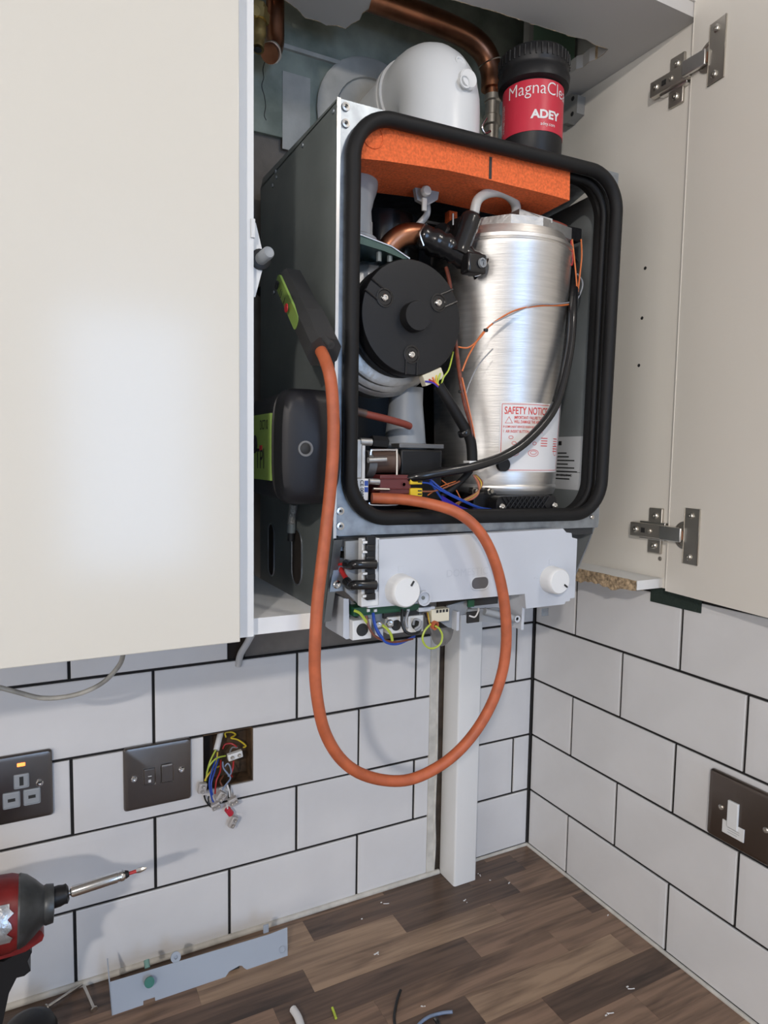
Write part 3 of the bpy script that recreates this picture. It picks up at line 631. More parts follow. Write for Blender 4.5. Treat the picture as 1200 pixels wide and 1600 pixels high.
# combustion fan
fc = V((IB(643, 497, -.252).x, 0, IB(643, 497, -.252).z))
vc = V((fc.x-.012, 0, fc.z-.006))
fn_ = lathe('fan', [(.062, -.236), (.064, -.238), (.064, -.252), (.0625, -.2545), (.0575, -.2548), (0, -.2548)], (fc.x, 0, fc.z), (0, 1, 0), M_black, bo, 64)
lathe('fan_housing', [(.050, -.17), (.076, -.175), (.079, -.180), (.079, -.205), (.076, -.208), (.074, -.209), (.074, -.216), (.071, -.218), (.068, -.219), (.068, -.226), (.064, -.228), (.05, -.228)], (vc.x, 0, vc.z), (0, 1, 0), M_alu, fn_, 56)
lathe('motor_body', [(.061, -.215), (.0625, -.218), (.0625, -.2375), (.05, -.2375)], (fc.x-.004, 0, fc.z-.002), (0, 1, 0), M_rubber, fn_, 48)
lathe('hub', [(.0165, -.2545), (.0165, -.266), (.0158, -.2675), (0, -.2675)], (fc.x, 0, fc.z), (0, 1, 0), M_black, fn_, 36)
for px, py, a in ((601, 465, 2.6), (685, 473, .45), (643, 554, -1.57)):
    p = IB(px, py, -.2549); e = V((math.cos(a), 0, math.sin(a))); q = e.cross(EY)
    lathe('screw_well', [(.0104, 0), (.0104, .0009), (.0086, .0011), (.0078, .0001), (0, .0001)], p, (0, -1, 0), M_blackg, fn_, 20)
    bm = bmesh.new(); ln = .064-(p-V((fc.x, p.y, fc.z))).length
    for s in (-1, 1):
        a0 = p+q*s*.0072+e*.006; a1 = a0+e*max(ln-.007, .008); bm_tube(bm, [a0, a1], .0014, 8)
    a0 = p+e*.006
    fin('screw_channel', bm, M_blackg, fn_); screw(p+V((0, -.0002, 0)), (0, -1, 0), .0040, fn_, M_chrome)
# plate above the fan, elbow duct at left
box('mixing_duct', IB(556, 372, -.235), IB(556, 372, -.235)+V((.02, .02, .02)), M_midg, fn_)
tube('air_duct', [(-.463, -.215, .935), (-.466, -.215, .972), (-.462, -.205, 1.0), (-.45, -.185, 1.03)], [.0245]*7+[.026, .027, .028, .029, .030, .031]+[.032]*6, M_grey2, bo, n=6, seg=28)
lathe('duct_collar', [(.026, 0), (.0285, .002), (.0285, .006), (.026, .008)], (-.463, -.215, .936), (0, 0, 1), M_grey2, bo, 28)
pl = poly('fan_bracket', [IB(554, 363, -.252), IB(554, 378, -.252), IB(600, 392, -.252), IB(638, 408, -.252), IB(640, 402, -.252), IB(612, 385, -.252)], (0, .05, 0), mat('bracket_green_steel', (.06, .10, .09), .4, .6), bo)
tube('bracket_edge', [IB(554, 363, -.2525), IB(612, 385, -.2525), IB(640, 404, -.2525)], .001, M_hlight, bo, n=1, seg=6)
for px, py in ((592, 403), (609, 404)): lathe('bracket_bolt', [(.003, 0), (.003, .012), (0, .012)], IB(px, py, -.245)-EZ*.004, (0, 0, 1), M_galvd, bo, 8)
lathe('dark_bowl', [(.02, 0), (.046, .01), (.050, .03), (.050, .075), (.02, .085)], (-.375, -.115, .93), (0, 0, 1), M_blackg, bo, 32)
# copper elbow and black valve
tube('copper_bend', [IB(598, 420, -.20), IB(606, 388, -.205), IB(628, 368, -.21), IB(655, 366, -.21), IB(672, 372, -.21)], .0125, M_copper, bo, seg=20)
va = tube('black_valve', [IB(655, 368, -.215), IB(690, 382, -.225), IB(720, 398, -.232), IB(752, 420, -.238)], [.012+.0035*abs(math.sin(i*1.1)) for i in range(19)], M_blackg, bo, seg=20)
tube('valve_stem', [IB(716, 398, -.236), IB(727, 368, -.238), IB(738, 336, -.238)], [.0135, .0125, .0115, .0112, .0112, .0112, .0112, .0112, .012, .012, .012, .012, .0095], M_blackg, bo, n=6, seg=20)
tube('stem_clip', [IB(722, 352, -.2405), IB(745, 356, -.2405)], .002, M_ink, va, n=1, seg=6)
bm = bmesh.new(); c = IB(740, 412, -.246); bm_box(bm, c-V((.014, .010, .013)), c+V((.012, .008, .010))); fin('valve_head', bm, M_blackg, va, .5, .003)
lathe('valve_port', [(.0055, 0), (.0055, .003), (.004, .003), (.0035, .0005), (0, .0005)], IB(752, 411, -.256), (.2, -1, 0), M_grey2, va, 16)
tube('clip_spring', [IB(742, 432, -.250), IB(752, 428, -.252), IB(760, 412, -.252), IB(757, 398, -.248)], .0006, M_hlight, va, seg=6)
tube('hose_clip', [IB(664, 352, -.225), IB(656, 364, -.232), IB(662, 384, -.232)], .0012, M_hlight, va, seg=6)
for k in range(5):
    c = IB(690+random.randint(-14, 30), 350+random.randint(-10, 30), -.20); lathe('valve_rib', [(.016-.001*k, 0), (.018-.001*k, .004), (.016-.001*k, .008)], c, (1, .4, -.5), M_black, va, 18)
tube('condensate_tube', [IB(741, 333, -.240), IB(747, 312, -.242), IB(765, 301, -.243), IB(788, 302, -.240), IB(804, 316, -.232), IB(806, 334, -.226), IB(797, 346, -.222), IB(786, 356, -.220)], .0058, M_tpc, bo, seg=16)
sk = thing  # noqa
pt = poly('plug_bracket', [IB(648, 289, -.215), IB(688, 289, -.215), IB(684, 312, -.215), (IB(668, 321, -.215)), IB(652, 312, -.215)], (0, .006, 0), M_grey2, bo, .001)
lathe('test_plug', [(.006, 0), (.0065, .003), (.005, .006), (0, .006)], IB(664, 300, -.222), (0, -1, 0), M_tpc, pt, 16); box('plug_tail', IB(661, 308, -.224), IB(667, 330, -.2235)+V((0, .003, 0)), M_tpc, pt, .001)
tube('clear_tube', [IB(667, 318, -.2), IB(667, 335, -.2), IB(655, 350, -.195), IB(645, 362, -.19)], .004, M_tpc, bo, seg=10)
p = IB(717, 342, -.19); box('foam_glimpse', (p.x-.008, -.18, p.z-.010), (p.x+.004, -.17, p.z+.012), M_foam, bo)
tube('steel_pin', [IB(708, 334, -.21), IB(708, 352, -.21)], .0012, M_galv, bo, n=1)
# sensor and wires at the top right
se = box('temperature_sensor', IB(888, 352, -.235), IB(909, 378, -.235)+V((0, .014, 0)), M_blackg, bo, .002)
tube('copper_stub', [IB(850, 346, -.222), IB(868, 349, -.222), IB(884, 356, -.225)], .0035, mat('red_silicone', (.22, .04, .025), .5), bo)
def wire(c, pts, r=.0010, par=None, name='wire'): return tube(name, [IB(*q) for q in pts], r, WIRE[c], par or bo, n=6, seg=6)
wire('orange', [(894, 374, -.236), (897, 400, -.240), (900, 430, -.242), (902, 456, -.242)]); wire('orange', [(908, 374, -.236), (909, 400, -.240), (906, 430, -.242), (903, 456, -.242)])
wire('red', [(892, 376, -.236), (895, 402, -.240), (893, 415, -.238), (889, 400, -.236)], .0009)
wire('orange', [(903, 456, -.242), (897, 472, -.244), (880, 477, -.252), (840, 478, -.262), (800, 487, -.266), (760, 514, -.264), (735, 550, -.262), (722, 580, -.26)], .0011)
wire('grey', [(902, 428, -.240), (910, 440, -.238), (908, 455, -.240), (898, 470, -.243), (870, 475, -.256), (830, 478, -.264), (770, 505, -.266)], .0010)
wire('orange', [(759, 516, -.265), (748, 530, -.264), (732, 543, -.262), (716, 542, -.26)], .0010)
wire('grey', [(770, 545, -.262), (748, 570, -.262), (733, 600, -.262), (726, 625, -.262)], .0008)
def tie(px, py, y, r=.0028): 
    c = IB(px, py, y); lathe('cable_tie', [(r, 0), (r+.0006, .0005), (r+.0006, .003), (r, .0035)], c-EZ*.0017, (0, 0, 1), M_ink, bo, 12)
tie(759, 516, -.265, .0022); tie(903, 459, -.242, .002); tie(721, 612, -.260, .003)
tube('wire_bundle', [IB(697, 418, -.215), IB(703, 445, -.222), IB(708, 500, -.228), IB(713, 545, -.24), IB(719, 590, -.258), IB(726, 630, -.262), IB(737, 670, -.262), IB(742, 715, -.262)], .0024, mat('red_brown_sleeve', (.24, .06, .035), .5, var=.4, vscale=200), bo, seg=8)
wire('orange', [(722, 590, -.262), (733, 640, -.264), (741, 680, -.264), (744, 716, -.262)]); wire('brown', [(719, 600, -.263), (735, 660, -.265), (740, 700, -.265)])
# white fan connector and its black sleeve
fcn = fin('fan_connector', (lambda b: (bm_box(b, (-.0135, -.004, -.0065), (.0135, .006, .0065), Matrix.Translation(IB(675, 589, -.250)) @ Matrix.Rotation(-.42, 4, 'Y')), b)[1])(bmesh.new()), M_cream, bo, .5, .001)
for k, c in enumerate(('violet', 'red', 'orange', 'yellow', 'lime')):
    q = (664+k*6, 592-k*3.2); wire(c, [(q[0], q[1]+4, -.254), (676+k*2, 598, -.256), (684+k, 604, -.256), (687, 608, -.255)], .0011, fcn)
wire('lime', [(689, 604, -.254), (693, 590, -.256), (701, 578, -.256), (706, 560, -.25), (708, 550, -.24)], .0010)
tube('cable_sleeve', [IB(685, 602, -.252), IB(703, 630, -.256), IB(718, 655, -.258), IB(733, 682, -.260), IB(737, 700, -.260), IB(738, 722, -.260)], .0062, M_rubber, bo, seg=14)
lathe('sleeve_collar', [(.007, 0), (.0078, .001), (.0078, .006), (.007, .007)], IB(724, 672, -.259), (.5, 0, -1), M_blackg, bo, 18)
p = IB(737, 722, -.262); box('white_tie', (p.x-.007, -.268, p.z-.0015), (p.x+.007, -.255, p.z+.0015), M_white, bo, .0005)
# big black condensate hose
tube('drain_hose', [IB(896, 400, -.17), IB(898, 430, -.22), IB(895, 480, -.252), IB(891, 540, -.262), IB(878, 603, -.268), IB(860, 647, -.270), IB(824, 688, -.270), IB(788, 712, -.268), IB(742, 728, -.266), IB(690, 738, -.260), IB(645, 746, -.250), IB(610, 750, -.22)], .0057, M_blackg, bo, seg=18)
tube('thin_black_cable', [IB(893, 440, -.22), IB(888, 500, -.245), IB(880, 570, -.262), IB(866, 628, -.270)], .0028, M_rubber, bo, seg=8)
lathe('hose_boss', [(.0085, 0), (.0085, .006), (.0, .006)], CY(findu(784, 726)[0], findu(784, 726)[1], .0012), (-.1, -1, 0), M_black, bo, 20)
tube('branch_cable', [IB(735, 735, -.25), IB(722, 750, -.25), IB(705, 765, -.25), IB(690, 775, -.245)], .004, M_rubber, bo, seg=10)
# parts under the fan
lathe('venturi', [(.026, .710), (.028, .712), (.028, .716), (.0255, .718), (.0235, .74), (.021, .765), (.021, .785)], (IB(633, 690, -.19).x, -.19, 0), (0, 0, 1), M_grey2, bo, 32)
p = IB(640, 697, -.19); box('venturi_flange', (p.x-.032, -.222, p.z-.003), (p.x+.030, -.16, p.z+.0025), M_alud, bo, .001)
box('pump_block', (p.x-.030, -.222, .645), (p.x+.028, -.13, p.z-.004), M_black, bo, .003)
tube('impulse_hose', [IB(553, 643, -.235), IB(575, 648, -.238), IB(605, 655, -.238), IB(630, 662, -.235), IB(640, 666, -.230)], .0042, mat('red_silicone', (.22, .04, .025), .5), bo, seg=12)
tube('hose_joint', [IB(552, 642, -.236), IB(572, 647, -.239)], .0047, M_brown, bo, n=1, seg=12)
# gas valve
GY = -.248
gv = box('gas_valve', IB(552, 686, GY), IB(566, 748, GY)+V((0, .04, 0)), M_alu, bo, .0015)
box('valve_flange', IB(566, 696, GY), IB(570, 748, GY)+V((0, .035, 0)), M_hlight, gv)
def hcyl(name, x0, y0, x1, y1, rpx, y, mt, par, seg=18):
    a, b = IB(x0, y0, y), IB(x1, y1, y); L = (b-a).length; r = rpx*dep(a)/FPX; return lathe(name, [(r, 0), (r, L)], a, (b-a), mt, par, seg)
hcyl('valve_screw', 562, 690, 580, 691, 6, -.245, M_alu, gv); hcyl('valve_boss', 568, 725, 580, 726, 22, -.225, M_alud, gv); hcyl('adjuster', 575, 719, 603, 718, 4.5, -.252, M_alu, gv)
hcyl('solenoid', 578, 722, 618, 722, 17, -.228, M_brown, gv, 32); hcyl('lower_stud', 576, 752, 592, 753, 5, -.25, M_alu, gv); hcyl('black_nut', 580, 690, 604, 692, 10, -.225, M_black, gv, 6)
ub = tube('steel_clip', [IB(579, 711, -.255), IB(580, 704, -.255), IB(584, 703, -.255), IB(616, 703, -.255), IB(620, 705, -.255), IB(620, 742, -.255)], .0013, M_hlight, gv, n=3, seg=6)
tube('steel_clip', [IB(577, 785, -.255), IB(581, 789, -.255), IB(618, 789, -.255), IB(622, 786, -.255)], .0009, M_hlight, gv, n=3, seg=6)
lb = box('valve_label', IB(552.5, 748, GY-.004), IB(575.5, 782, GY-.004)+V((0, .03, 0)), M_paper, gv, .0008)
o_ = IB(569, 750, GY-.0043); text('label_text', 'CE 0085', .0058, o_+V((-.0045, 0, 0)), (0, 0, -1), (1, 0, 0), M_ink, lb, .02); text('label_text', 'G20/G31 TYPE', .004, o_+V((-.0105, 0, 0)), (0, 0, -1), (1, 0, 0), M_ink, lb, .02)
lines('label_print', [(.0008, .0005, .0065, .005), (.0078, .0005, .0135, .005)], o_, (0, 0, -1), (1, 0, 0), M_bink, lb)
sd = box('solenoid_block', IB(594, 742, -.250), IB(642, 772, -.250)+V((0, .03, 0)), M_maroon, gv, .001)
for y in (748, 764): tube('block_rib', [IB(594, y, -.2505), IB(642, y, -.2505)], .0007, M_maroon, sd, n=1, seg=6)
lathe('block_dimple', [(.0028, 0), (.0028, .0006), (.002, .0006), (.002, 0)], IB(631, 757, -.2505), (0, -1, 0), M_maroon, sd, 14)
hcyl('brass_pin', 583, 764, 608, 765, 2.5, -.252, M_screw, gv, 8)
for y0_, y1_ in ((744, 757), (763, 776)):
    yc = box('yellow_plug', IB(641.5, y0_, -.253), IB(660, y1_, -.253)+V((0, .014, 0)), M_yel, gv, .001)
    for q in (.3, .7): yy = y0_+(y1_-y0_)*q; box('plug_slot', IB(653, yy-1, -.2533), IB(659, yy+1, -.2533)+V((0, .0004, 0)), M_ink, yc)
for k, q in enumerate((747, 754)): wire('blue', [(659, q, -.252), (672, q+2, -.253), (690, 764+k*3, -.256), (720, 780+k*2, -.256), (750, 793+k, -.252), (777, 796, -.244)], .0011)
wire('copperish', [(659, 768, -.252), (680, 767, -.253), (705, 758, -.254), (718, 752, -.254)]); wire('blue', [(672, 752, -.253), (700, 790, -.25), (735, 800, -.248), (776, 797, -.242)], .0014)
for k in range(5): wire('violet', [(690, 775+k*2, -.252), (720, 792+k, -.25), (750, 799-k, -.248), (780, 796, -.242)], .0008)
for k in range(5): wire(('copperish', 'orange', 'brown', 'yellow', 'copperish')[k], [(739+k, 742, -.25), (746+k*2, 755, -.252), (748-k, 770, -.252), (738-k*3, 780, -.25), (722-k*3, 784+k, -.248), (715, 790, -.246)], .0009)
wire('orange', [(690, 750, -.25), (700, 758, -.25), (712, 765, -.25), (722, 785, -.25)], .0007); wire('orange', [(668, 774, -.25), (690, 760, -.252), (712, 752, -.252)], .0007)
# floor level base parts
bd = lathe('base_drum', [(.074, .616), (.076, .618), (.076, .645), (.06, .651)], hx, (0, 0, 1), M_black, bo, 40)
p0, p1 = IB(779, 776, -.262), IB(872, 801, -.262)
rb = poly('ribbed_plate', rrect([V((p0.x, -.258, p1.z)), V((p1.x, -.258, p1.z)), V((p1.x, -.258, p0.z)), V((p0.x, -.258, p0.z))], 4, .008), (0, .016, 0), M_black, bo)
bm = bmesh.new(); Wd = p1.x-p0.x; Hd = p0.z-p1.z
for k in range(9):
    x = p0.x+.016+k*.0072
    for s in (-1, 1): 
        a = V((x-s*Hd*.38, -.2592, p1.z+.0012)); b = V((x+s*Hd*.38, -.2592, p0.z-.0012)); bm_tube(bm, [a, b], .0009, 6)
tag(fin('rib_lattice', bm, M_black, rb), kind='stuff')
for px in (784, 866): screw(IB(px, 791-(1 if px > 800 else -1), -.2592), (0, -1, 0), .0044, rb, M_chrome)
for px, py in ((735, 767), (759, 767)): lathe('hex_nut', [(.0045, 0), (.0045, .006), (.003, .006), (.003, .010), (0, .010)], IB(px, py, -.235), (.3, -1, 0), M_screw, bo, 6)
box('base_block', IB(740, 770, -.235), IB(775, 803, -.235)+V((0, .05, 0)), M_black, bo, .002)

# lower part of the boiler: side cheeks, metal brackets, control panel, terminal tray
pb = lambda px, py, y=-.262: at(px, py, Y=y)
box('lower_rail', (XL+.004, YF+.003, .604), (-.135, YF+.012, .612), mat('dark_back', (.03, .031, .032), .6), bo)
poly('side_cheek', [(-.1345, -.268, .612), (-.1345, -.262, .60), (-.1345, -.235, .540), (-.1345, -.10, .540), (-.1345, -.10, .612)], (.0012, 0, 0), M_inner, bo)
tube('cheek_edge', [(-.134, -.269, .614), (-.134, -.262, .598), (-.134, -.236, .542)], .0013, M_galv, bo, n=1, seg=6)
poly('cheek_flange', [(XL, -.2705, .612), (XL+.010, -.2705, .612), (XL+.008, -.247, .519), (XL, -.247, .519)], (0, .0012, 0), mat('cheek_steel', (.26, .28, .29), .35, .9), bo)
mb = poly('metal_bracket', [pb(523, 872), pb(545, 872), pb(545, 902), pb(556, 908), pb(519, 906)], (0, .0015, 0), M_galv, bo)
screw(pb(526, 914-0, -.264), (0, -1, 0), .0048, bo, M_chrome) if False else screw(pb(526, 913, -.2625), (0, -1, 0), .0046, bo, M_chrome)
poly('metal_bracket', [pb(519, 898), pb(546, 900), pb(548, 922), pb(515, 925)], (0, .0015, 0), M_galv, bo)
poly('metal_bracket', [pb(529, 832), pb(580, 836), pb(560, 850), pb(545, 862), pb(529, 860)], (0, .0015, 0), M_galv, bo)
box('dark_recess', pb(528, 862, -.256), pb(548, 904, -.256)+V((0, .03, 0)), M_ink, bo)
hs = poly('panel_backing', [pb(540, 846, -.270), pb(592, 842, -.270), pb(592, 946, -.270), pb(566, 950, -.270), pb(541, 925, -.270)], (0, .004, 0), M_grey2, bo)
PY = -.287
cp = poly('control_panel', [at(x, y, Y=PY) for x, y in ((592, 843), (880, 826), (885, 832), (893, 833), (894, 840), (902, 842), (898, 934), (891, 935), (890, 939), (884, 940), (882, 944), (822, 951), (820, 928), (575, 950), (575, 948), (592, 946))], (0, .012, 0), M_grey, bo, .0008)
box('panel_side', at(566, 842, Y=PY+.002), at(592, 946, Y=PY+.002)+V((0, .010, 0)), M_white, cp, .001)
def knob(px, py, r, ang):
    c = at(px-7, py+1, Y=PY); k = lathe('knob', [(r*1.02, 0), (r*.98, .012), (r*.95, .0165), (r*.86, .018), (0, .018)], c, (0, -1, 0), M_white, cp, 40)
    e = V((math.cos(ang), 0, math.sin(ang))); a = c+V((0, -.0182, 0))+e*r*.45; b = c+V((0, -.0182, 0))+e*r*.80; tube('pointer', [a, b], .0012, M_ink, k, n=1, seg=6)
knob(631, 920, .0175, 1.0); knob(867, 904, .0165, -.6)
dc = at(750, 911, Y=PY-.0006); q = [V((dc.x-.0125, PY-.0008, dc.z-.0075)), V((dc.x+.0125, PY-.0008, dc.z-.0075)), V((dc.x+.0125, PY-.0008, dc.z+.0075)), V((dc.x-.0125, PY-.0008, dc.z+.0075))]
dw = poly('display_window', rrect(q, 5, .006), (0, .001, 0), mat('smoked_window', (.10, .10, .11), .15), cp); tube('window_rim', rrect(q, 5, .007), .0009, M_grey, cp, n=1, seg=6, closed=True)
for i, (px, py) in enumerate(((626, 889), (861, 878), (838, 903), (861, 930))):
    p = at(px, py, Y=PY-.0003); box('moulded_mark', p-V((.003, .0003, .003) if i != 2 else (.003, .0003, .0006)), p+V((.003, .0003, .003) if i != 2 else (.003, .0003, .0006)), M_grey, cp, .0002)
text('embossed_text', 'DOMESTIC', .012, at(697, 902, Y=PY-.0002), EX, EZ, mat('emboss_grey', (.50, .53, .58), .42), cp, 0)
lg = lathe('screw_lug', [(.0085, 0), (.0085, .004), (.0068, .004), (.0068, .001), (0, .001)], at(661, 934, Y=PY-.001), (0, -1, 0), M_grey, cp, 24); screw(at(661, 934, Y=PY-.002), (0, -1, 0), .0022, lg, M_galvd)
# black clip strip with two rubber boots
cs = box('clip_strip', at(574, 838, Y=PY-.003), at(586, 936, Y=PY-.003)+V((0, .006, 0)), M_black, cp, .0008)
for y in (852, 870, 898, 928): box('clip_tooth', at(573, y, Y=PY-.005), at(587, y+9, Y=PY-.005)+V((0, .006, 0)), M_blackg, cs, .0008)
for y in (882, 914):
    tube('rubber_boot', [at(541, y-1 if y < 900 else y-6, Y=-.275), at(548, y+1, Y=-.284), at(556, y, Y=-.292), at(587, y, Y=-.294)], .0052, M_blackg, cs, seg=14)
tube('red_lead', [at(528, 882, Y=-.262), at(541, 881, Y=-.274)], .0016, WIRE['red'], bo, n=1, seg=6); tube('red_lead', [at(530, 885, Y=-.258), at(536, 896, Y=-.266), at(543, 907, Y=-.276)], .0028, WIRE['red'], bo, seg=8)
for y in (846, 861, 895, 908, 930): box('panel_catch', at(567, y, Y=PY-.004), at(574, y+3, Y=PY-.004)+V((0, .004, 0)), M_white, cp)
# terminal tray
TY = -.262
tt = poly('terminal_tray', [at(x, y, Y=TY) for x, y in ((537, 935), (545, 936), (546, 998), (541, 999), (536, 995))], (0, .05, 0), M_grey, bo, .0006)
poly('tray_wall', [at(x, y, Y=-.25) for x, y in ((546, 937), (566, 950), (660, 948), (660, 985), (546, 990))], (0, .003, 0), M_grey2, tt)
pc = box('circuit_board', at(553, 950, Y=-.268), at(652, 953, Y=-.268)+V((0, .03, 0)), M_pcb, tt)
poly('circuit_board', [at(x, y, Y=-.270) for x, y in ((553, 950), (655, 944), (655, 952), (560, 960))], (0, .001, 0), M_pcb, tt)
for px in (576, 587, 638): box('board_part', at(px-2, 952, Y=-.272), at(px+2, 956, Y=-.272)+V((0, .002, 0)), M_white, pc)
for px, py, s in ((566, 984, .0115), (619, 977, .0100), (650, 975, .0100)):
    c = at(px, py, Y=-.270); tb = box('terminal_block', c-V((s, 0, s*.95)), c+V((s, .02, s*.95)), M_white, tt, .001)
    lathe('cable_entry', [(s*.62, 0), (s*.60, .0006), (0, .0006)], c-V((0, .0002, 0)), (0, -1, 0), M_ink, tb, 24)
for px, py in ((591, 976), (609, 974)): screw(at(px, py, Y=-.276), (-.3, -1, 0), .0045, tt, M_chrome)
for px, py in ((594, 990),): box('cable_clamp', at(px-6, py-7, Y=-.272), at(px+5, py+6, Y=-.272)+V((0, .004, 0)), M_grey, tt, .001)
box('metal_strip', at(560, 962, Y=-.262), at(652, 968, Y=-.262)+V((0, .006, 0)), M_galv, tt); box('metal_strip', at(600, 957, Y=-.266), at(655, 961, Y=-.266)+V((0, .006, 0)), M_ink, tt)
TW = lambda c, pts, r=.0013: tube('wire', [at(x, y, Y=yy) for x, y, yy in pts], r, WIRE[c], tt, n=6, seg=6)
TW('lime', [(553, 954, -.272), (562, 958, -.275), (570, 968, -.277), (575, 975, -.276)], .0016); TW('brown', [(572, 962, -.275), (576, 978, -.278), (584, 992, -.279), (598, 1000, -.279), (620, 1003, -.277), (645, 998, -.272)], .0014)
TW('blue', [(583, 958, -.274), (585, 972, -.279), (590, 987, -.280), (598, 998, -.280)], .0018); TW('blue', [(590, 985, -.280), (602, 1003, -.280), (622, 1006, -.277), (648, 994, -.270)], .0014)
TW('lime', [(596, 976, -.276), (605, 983, -.280), (611, 992, -.280), (613, 1001, -.279)], .0016); TW('black', [(629, 952, -.274), (628, 972, -.279), (633, 986, -.282), (645, 991, -.282), (655, 986, -.279), (657, 975, -.276)], .0017)
TW('grey', [(638, 955, -.274), (634, 970, -.277), (636, 980, -.279)], .0014); TW('grey', [(648, 983, -.280), (655, 978, -.280), (656, 970, -.278), (648, 968, -.276), (646, 976, -.273)], .0014); TW('grey', [(650, 986, -.279), (658, 980, -.279), (658, 970, -.276)], .0014)
cc = box('pin_connector', at(675, 953, Y=-.275), at(702, 970, Y=-.275)+V((0, .012, 0)), M_cream, tt, .001)
for k in range(4): box('pin_slot', at(682+k*5, 953.5-k*.5, Y=-.2755), at(685+k*5, 957.5-k*.5, Y=-.2755)+V((0, .0004, 0)), M_ink, cc)
box('bracket_arm', at(655, 950, Y=-.272), at(680, 954, Y=-.272)+V((0, .012, 0)), M_grey, tt, .0008)
for k in range(3): TW(('black', 'brown', 'yellow')[k], [(664+k*2, 958, -.27), (667+k, 966, -.276), (669+k, 975, -.276)], .0012)
lathe('orange_seal', [(.0052, 0), (.0052, .004), (.003, .004), (.003, 0)], at(677, 976, Y=-.274), (.3, -1, -.2), M_hose, tt, 20)
tube('earth_loop', [at(x, y, Y=-.276) for x, y in ((673, 975), (664, 985), (660, 998), (666, 1010), (677, 1013), (688, 1006), (691, 993), (686, 982), (679, 978))], .0012, WIRE['lime'], tt, n=6, seg=6)
# grey plastic cage right of the tray
cg = poly('plastic_cage', [at(x, y, Y=-.262) for x, y in ((700, 946), (730, 938), (731, 958), (718, 962), (717, 985), (700, 980), (686, 970))], (0, .003, 0), M_grey2, bo)
box('cage_fin', at(714, 956, Y=-.272), at(717, 985, Y=-.272)+V((0, .01, 0)), M_grey, cg)
poly('cage_side', [at(x, y, Y=-.280) for x, y in ((817, 928), (821, 928), (818, 984), (814, 984))], (0, .03, 0), M_grey, cg)
poly('cage_floor', [at(x, y, Y=-.265) for x, y in ((731, 952), (780, 950), (816, 966), (816, 983), (790, 974), (731, 970))], (0, .003, 0), M_grey2, cg)
box('cage_relay', at(731, 957, Y=-.268), at(749, 972, Y=-.268)+V((0, .003, 0)), M_ink, cg, .0005); box('cage_board', at(732, 937, Y=-.270), at(778, 943, Y=-.270)+V((0, .003, 0)), M_ink, cg); box('board_part', at(732, 938, Y=-.272), at(741, 948, Y=-.272)+V((0, .002, 0)), M_pcb, cg)
tube('cage_post', [at(757, 955, Y=-.268), at(785, 962, Y=-.272), at(806, 967, Y=-.278)], .0045, M_grey2, cg, n=2, seg=12); lathe('post_hole', [(.0042, 0), (.0042, .001), (.0025, .001), (.002, 0)], at(808, 967, Y=-.282), (0, -1, 0), M_grey, cg, 16)
tube('wire', [at(733, 962, Y=-.27), at(742, 964, Y=-.273), (at(747, 956, Y=-.273)), at(748, 950, Y=-.27)], .001, WIRE['white'], cg, seg=6)
box('metal_tab', at(847, 951, Y=-.2), at(857, 962, Y=-.2)+V((0, .001, 0)), M_galv, bo, .0006)
dt = tube('discharge_trap', [at(690, 975, Y=-.20), at(690, 990, Y=-.20), at(684, 1008, Y=-.20)], [.017, .0165, .016, .0155, .0150, .0145, .014, .0135, .0125, .011, .0095, .007, .004], mat('clear_grey_cup', (.30, .30, .29), .25, trans=.3), bo, seg=24)
# pipe seen down the left side, below the analyser
bh = tube('braided_hose', [at(459, 787, X=-.5125), at(457, 800, X=-.5125), at(455, 818, X=-.5125)], .0052, mat('braid', (.34, .34, .32), .4, .7, bump=1, bscale=700), bo, seg=12)
tube('hose_ferrule', [at(455, 818, X=-.5125), at(454.5, 832, X=-.5125)], .0055, M_galvd, bh, n=1, seg=12); tube('hose_end', [at(454.5, 832, X=-.5125), at(454, 845, X=-.5125)], .0038, M_ink, bh, n=1, seg=10)

for o_, l_ in ((fo, 'orange foam moulding'), (he, 'brushed stainless steel cylinder'), (cp, 'light grey control panel with two knobs'), (sd, 'maroon solenoid block'), (fn_, 'black round fan')): o_['label'] = l_
# ------------------------------------------------------------------ gas analyser, probe and orange hose
an = thing('gas_analyser', (-.54, -.225, .645), 'black handheld flue gas analyser with lime green label stuck to the boiler side', 'gas analyser')
bm = bmesh.new(); zs0, zs1 = at(470, 785, X=-.545).z, at(470, 625, X=-.535).z
zc = (.767+.651)/2; N = 15; rings = []
for y, ins in ((-.165, .006), (-.170, .001), (-.258, -.001), (-.2595, .0035), (-.2625, .0035), (-.264, -.0035), (-.280, -.0035), (-.288, .001), (-.2925, .009)):
    hh = .0545-ins; x0_, x1_ = -.5690+max(ins, 0)*.7, -.5078
    hw = (x1_-x0_)/2; cx = (x0_+x1_)/2; r_ = []
    for k in range(40):
        a = 2*math.pi*k/40; c_, s_ = math.cos(a), math.sin(a)
        r_.append(bm.verts.new((cx+hw*math.copysign(abs(c_)**.30, c_), y, zc+hh*math.copysign(abs(s_)**.62, s_))))
    rings.append(r_)
for A, B in zip(rings, rings[1:]):
    for k in range(40): bm.faces.new((A[k], A[(k+1) % 40], B[(k+1) % 40], B[k]))
bm.faces.new(rings[0][::-1]); bm.faces.new(rings[-1]); fin('body', bm, mat('dark_rubber_case', (.011, .011, .014), .45, spec=.35), an, .8)
la, lb2 = -.2570, -.190; zl0, zl1 = zc-.0345, zc+.034
gl = box('front_label', (-.5703, la, zl0), (-.5670, lb2, zl1), M_lime, an)
text('label_text', 'DC710', .0145, (-.5706, lb2-.033, zl1-.016), (0, -1, 0), (0, 0, 1), M_ink, gl, 0, sx=.62)
text('label_text', 'TPI', .030, (-.5706, lb2-.018, zl0+.012), (0, -1, 0), (0, 0, 1), M_ink, gl, .01, sx=.75)
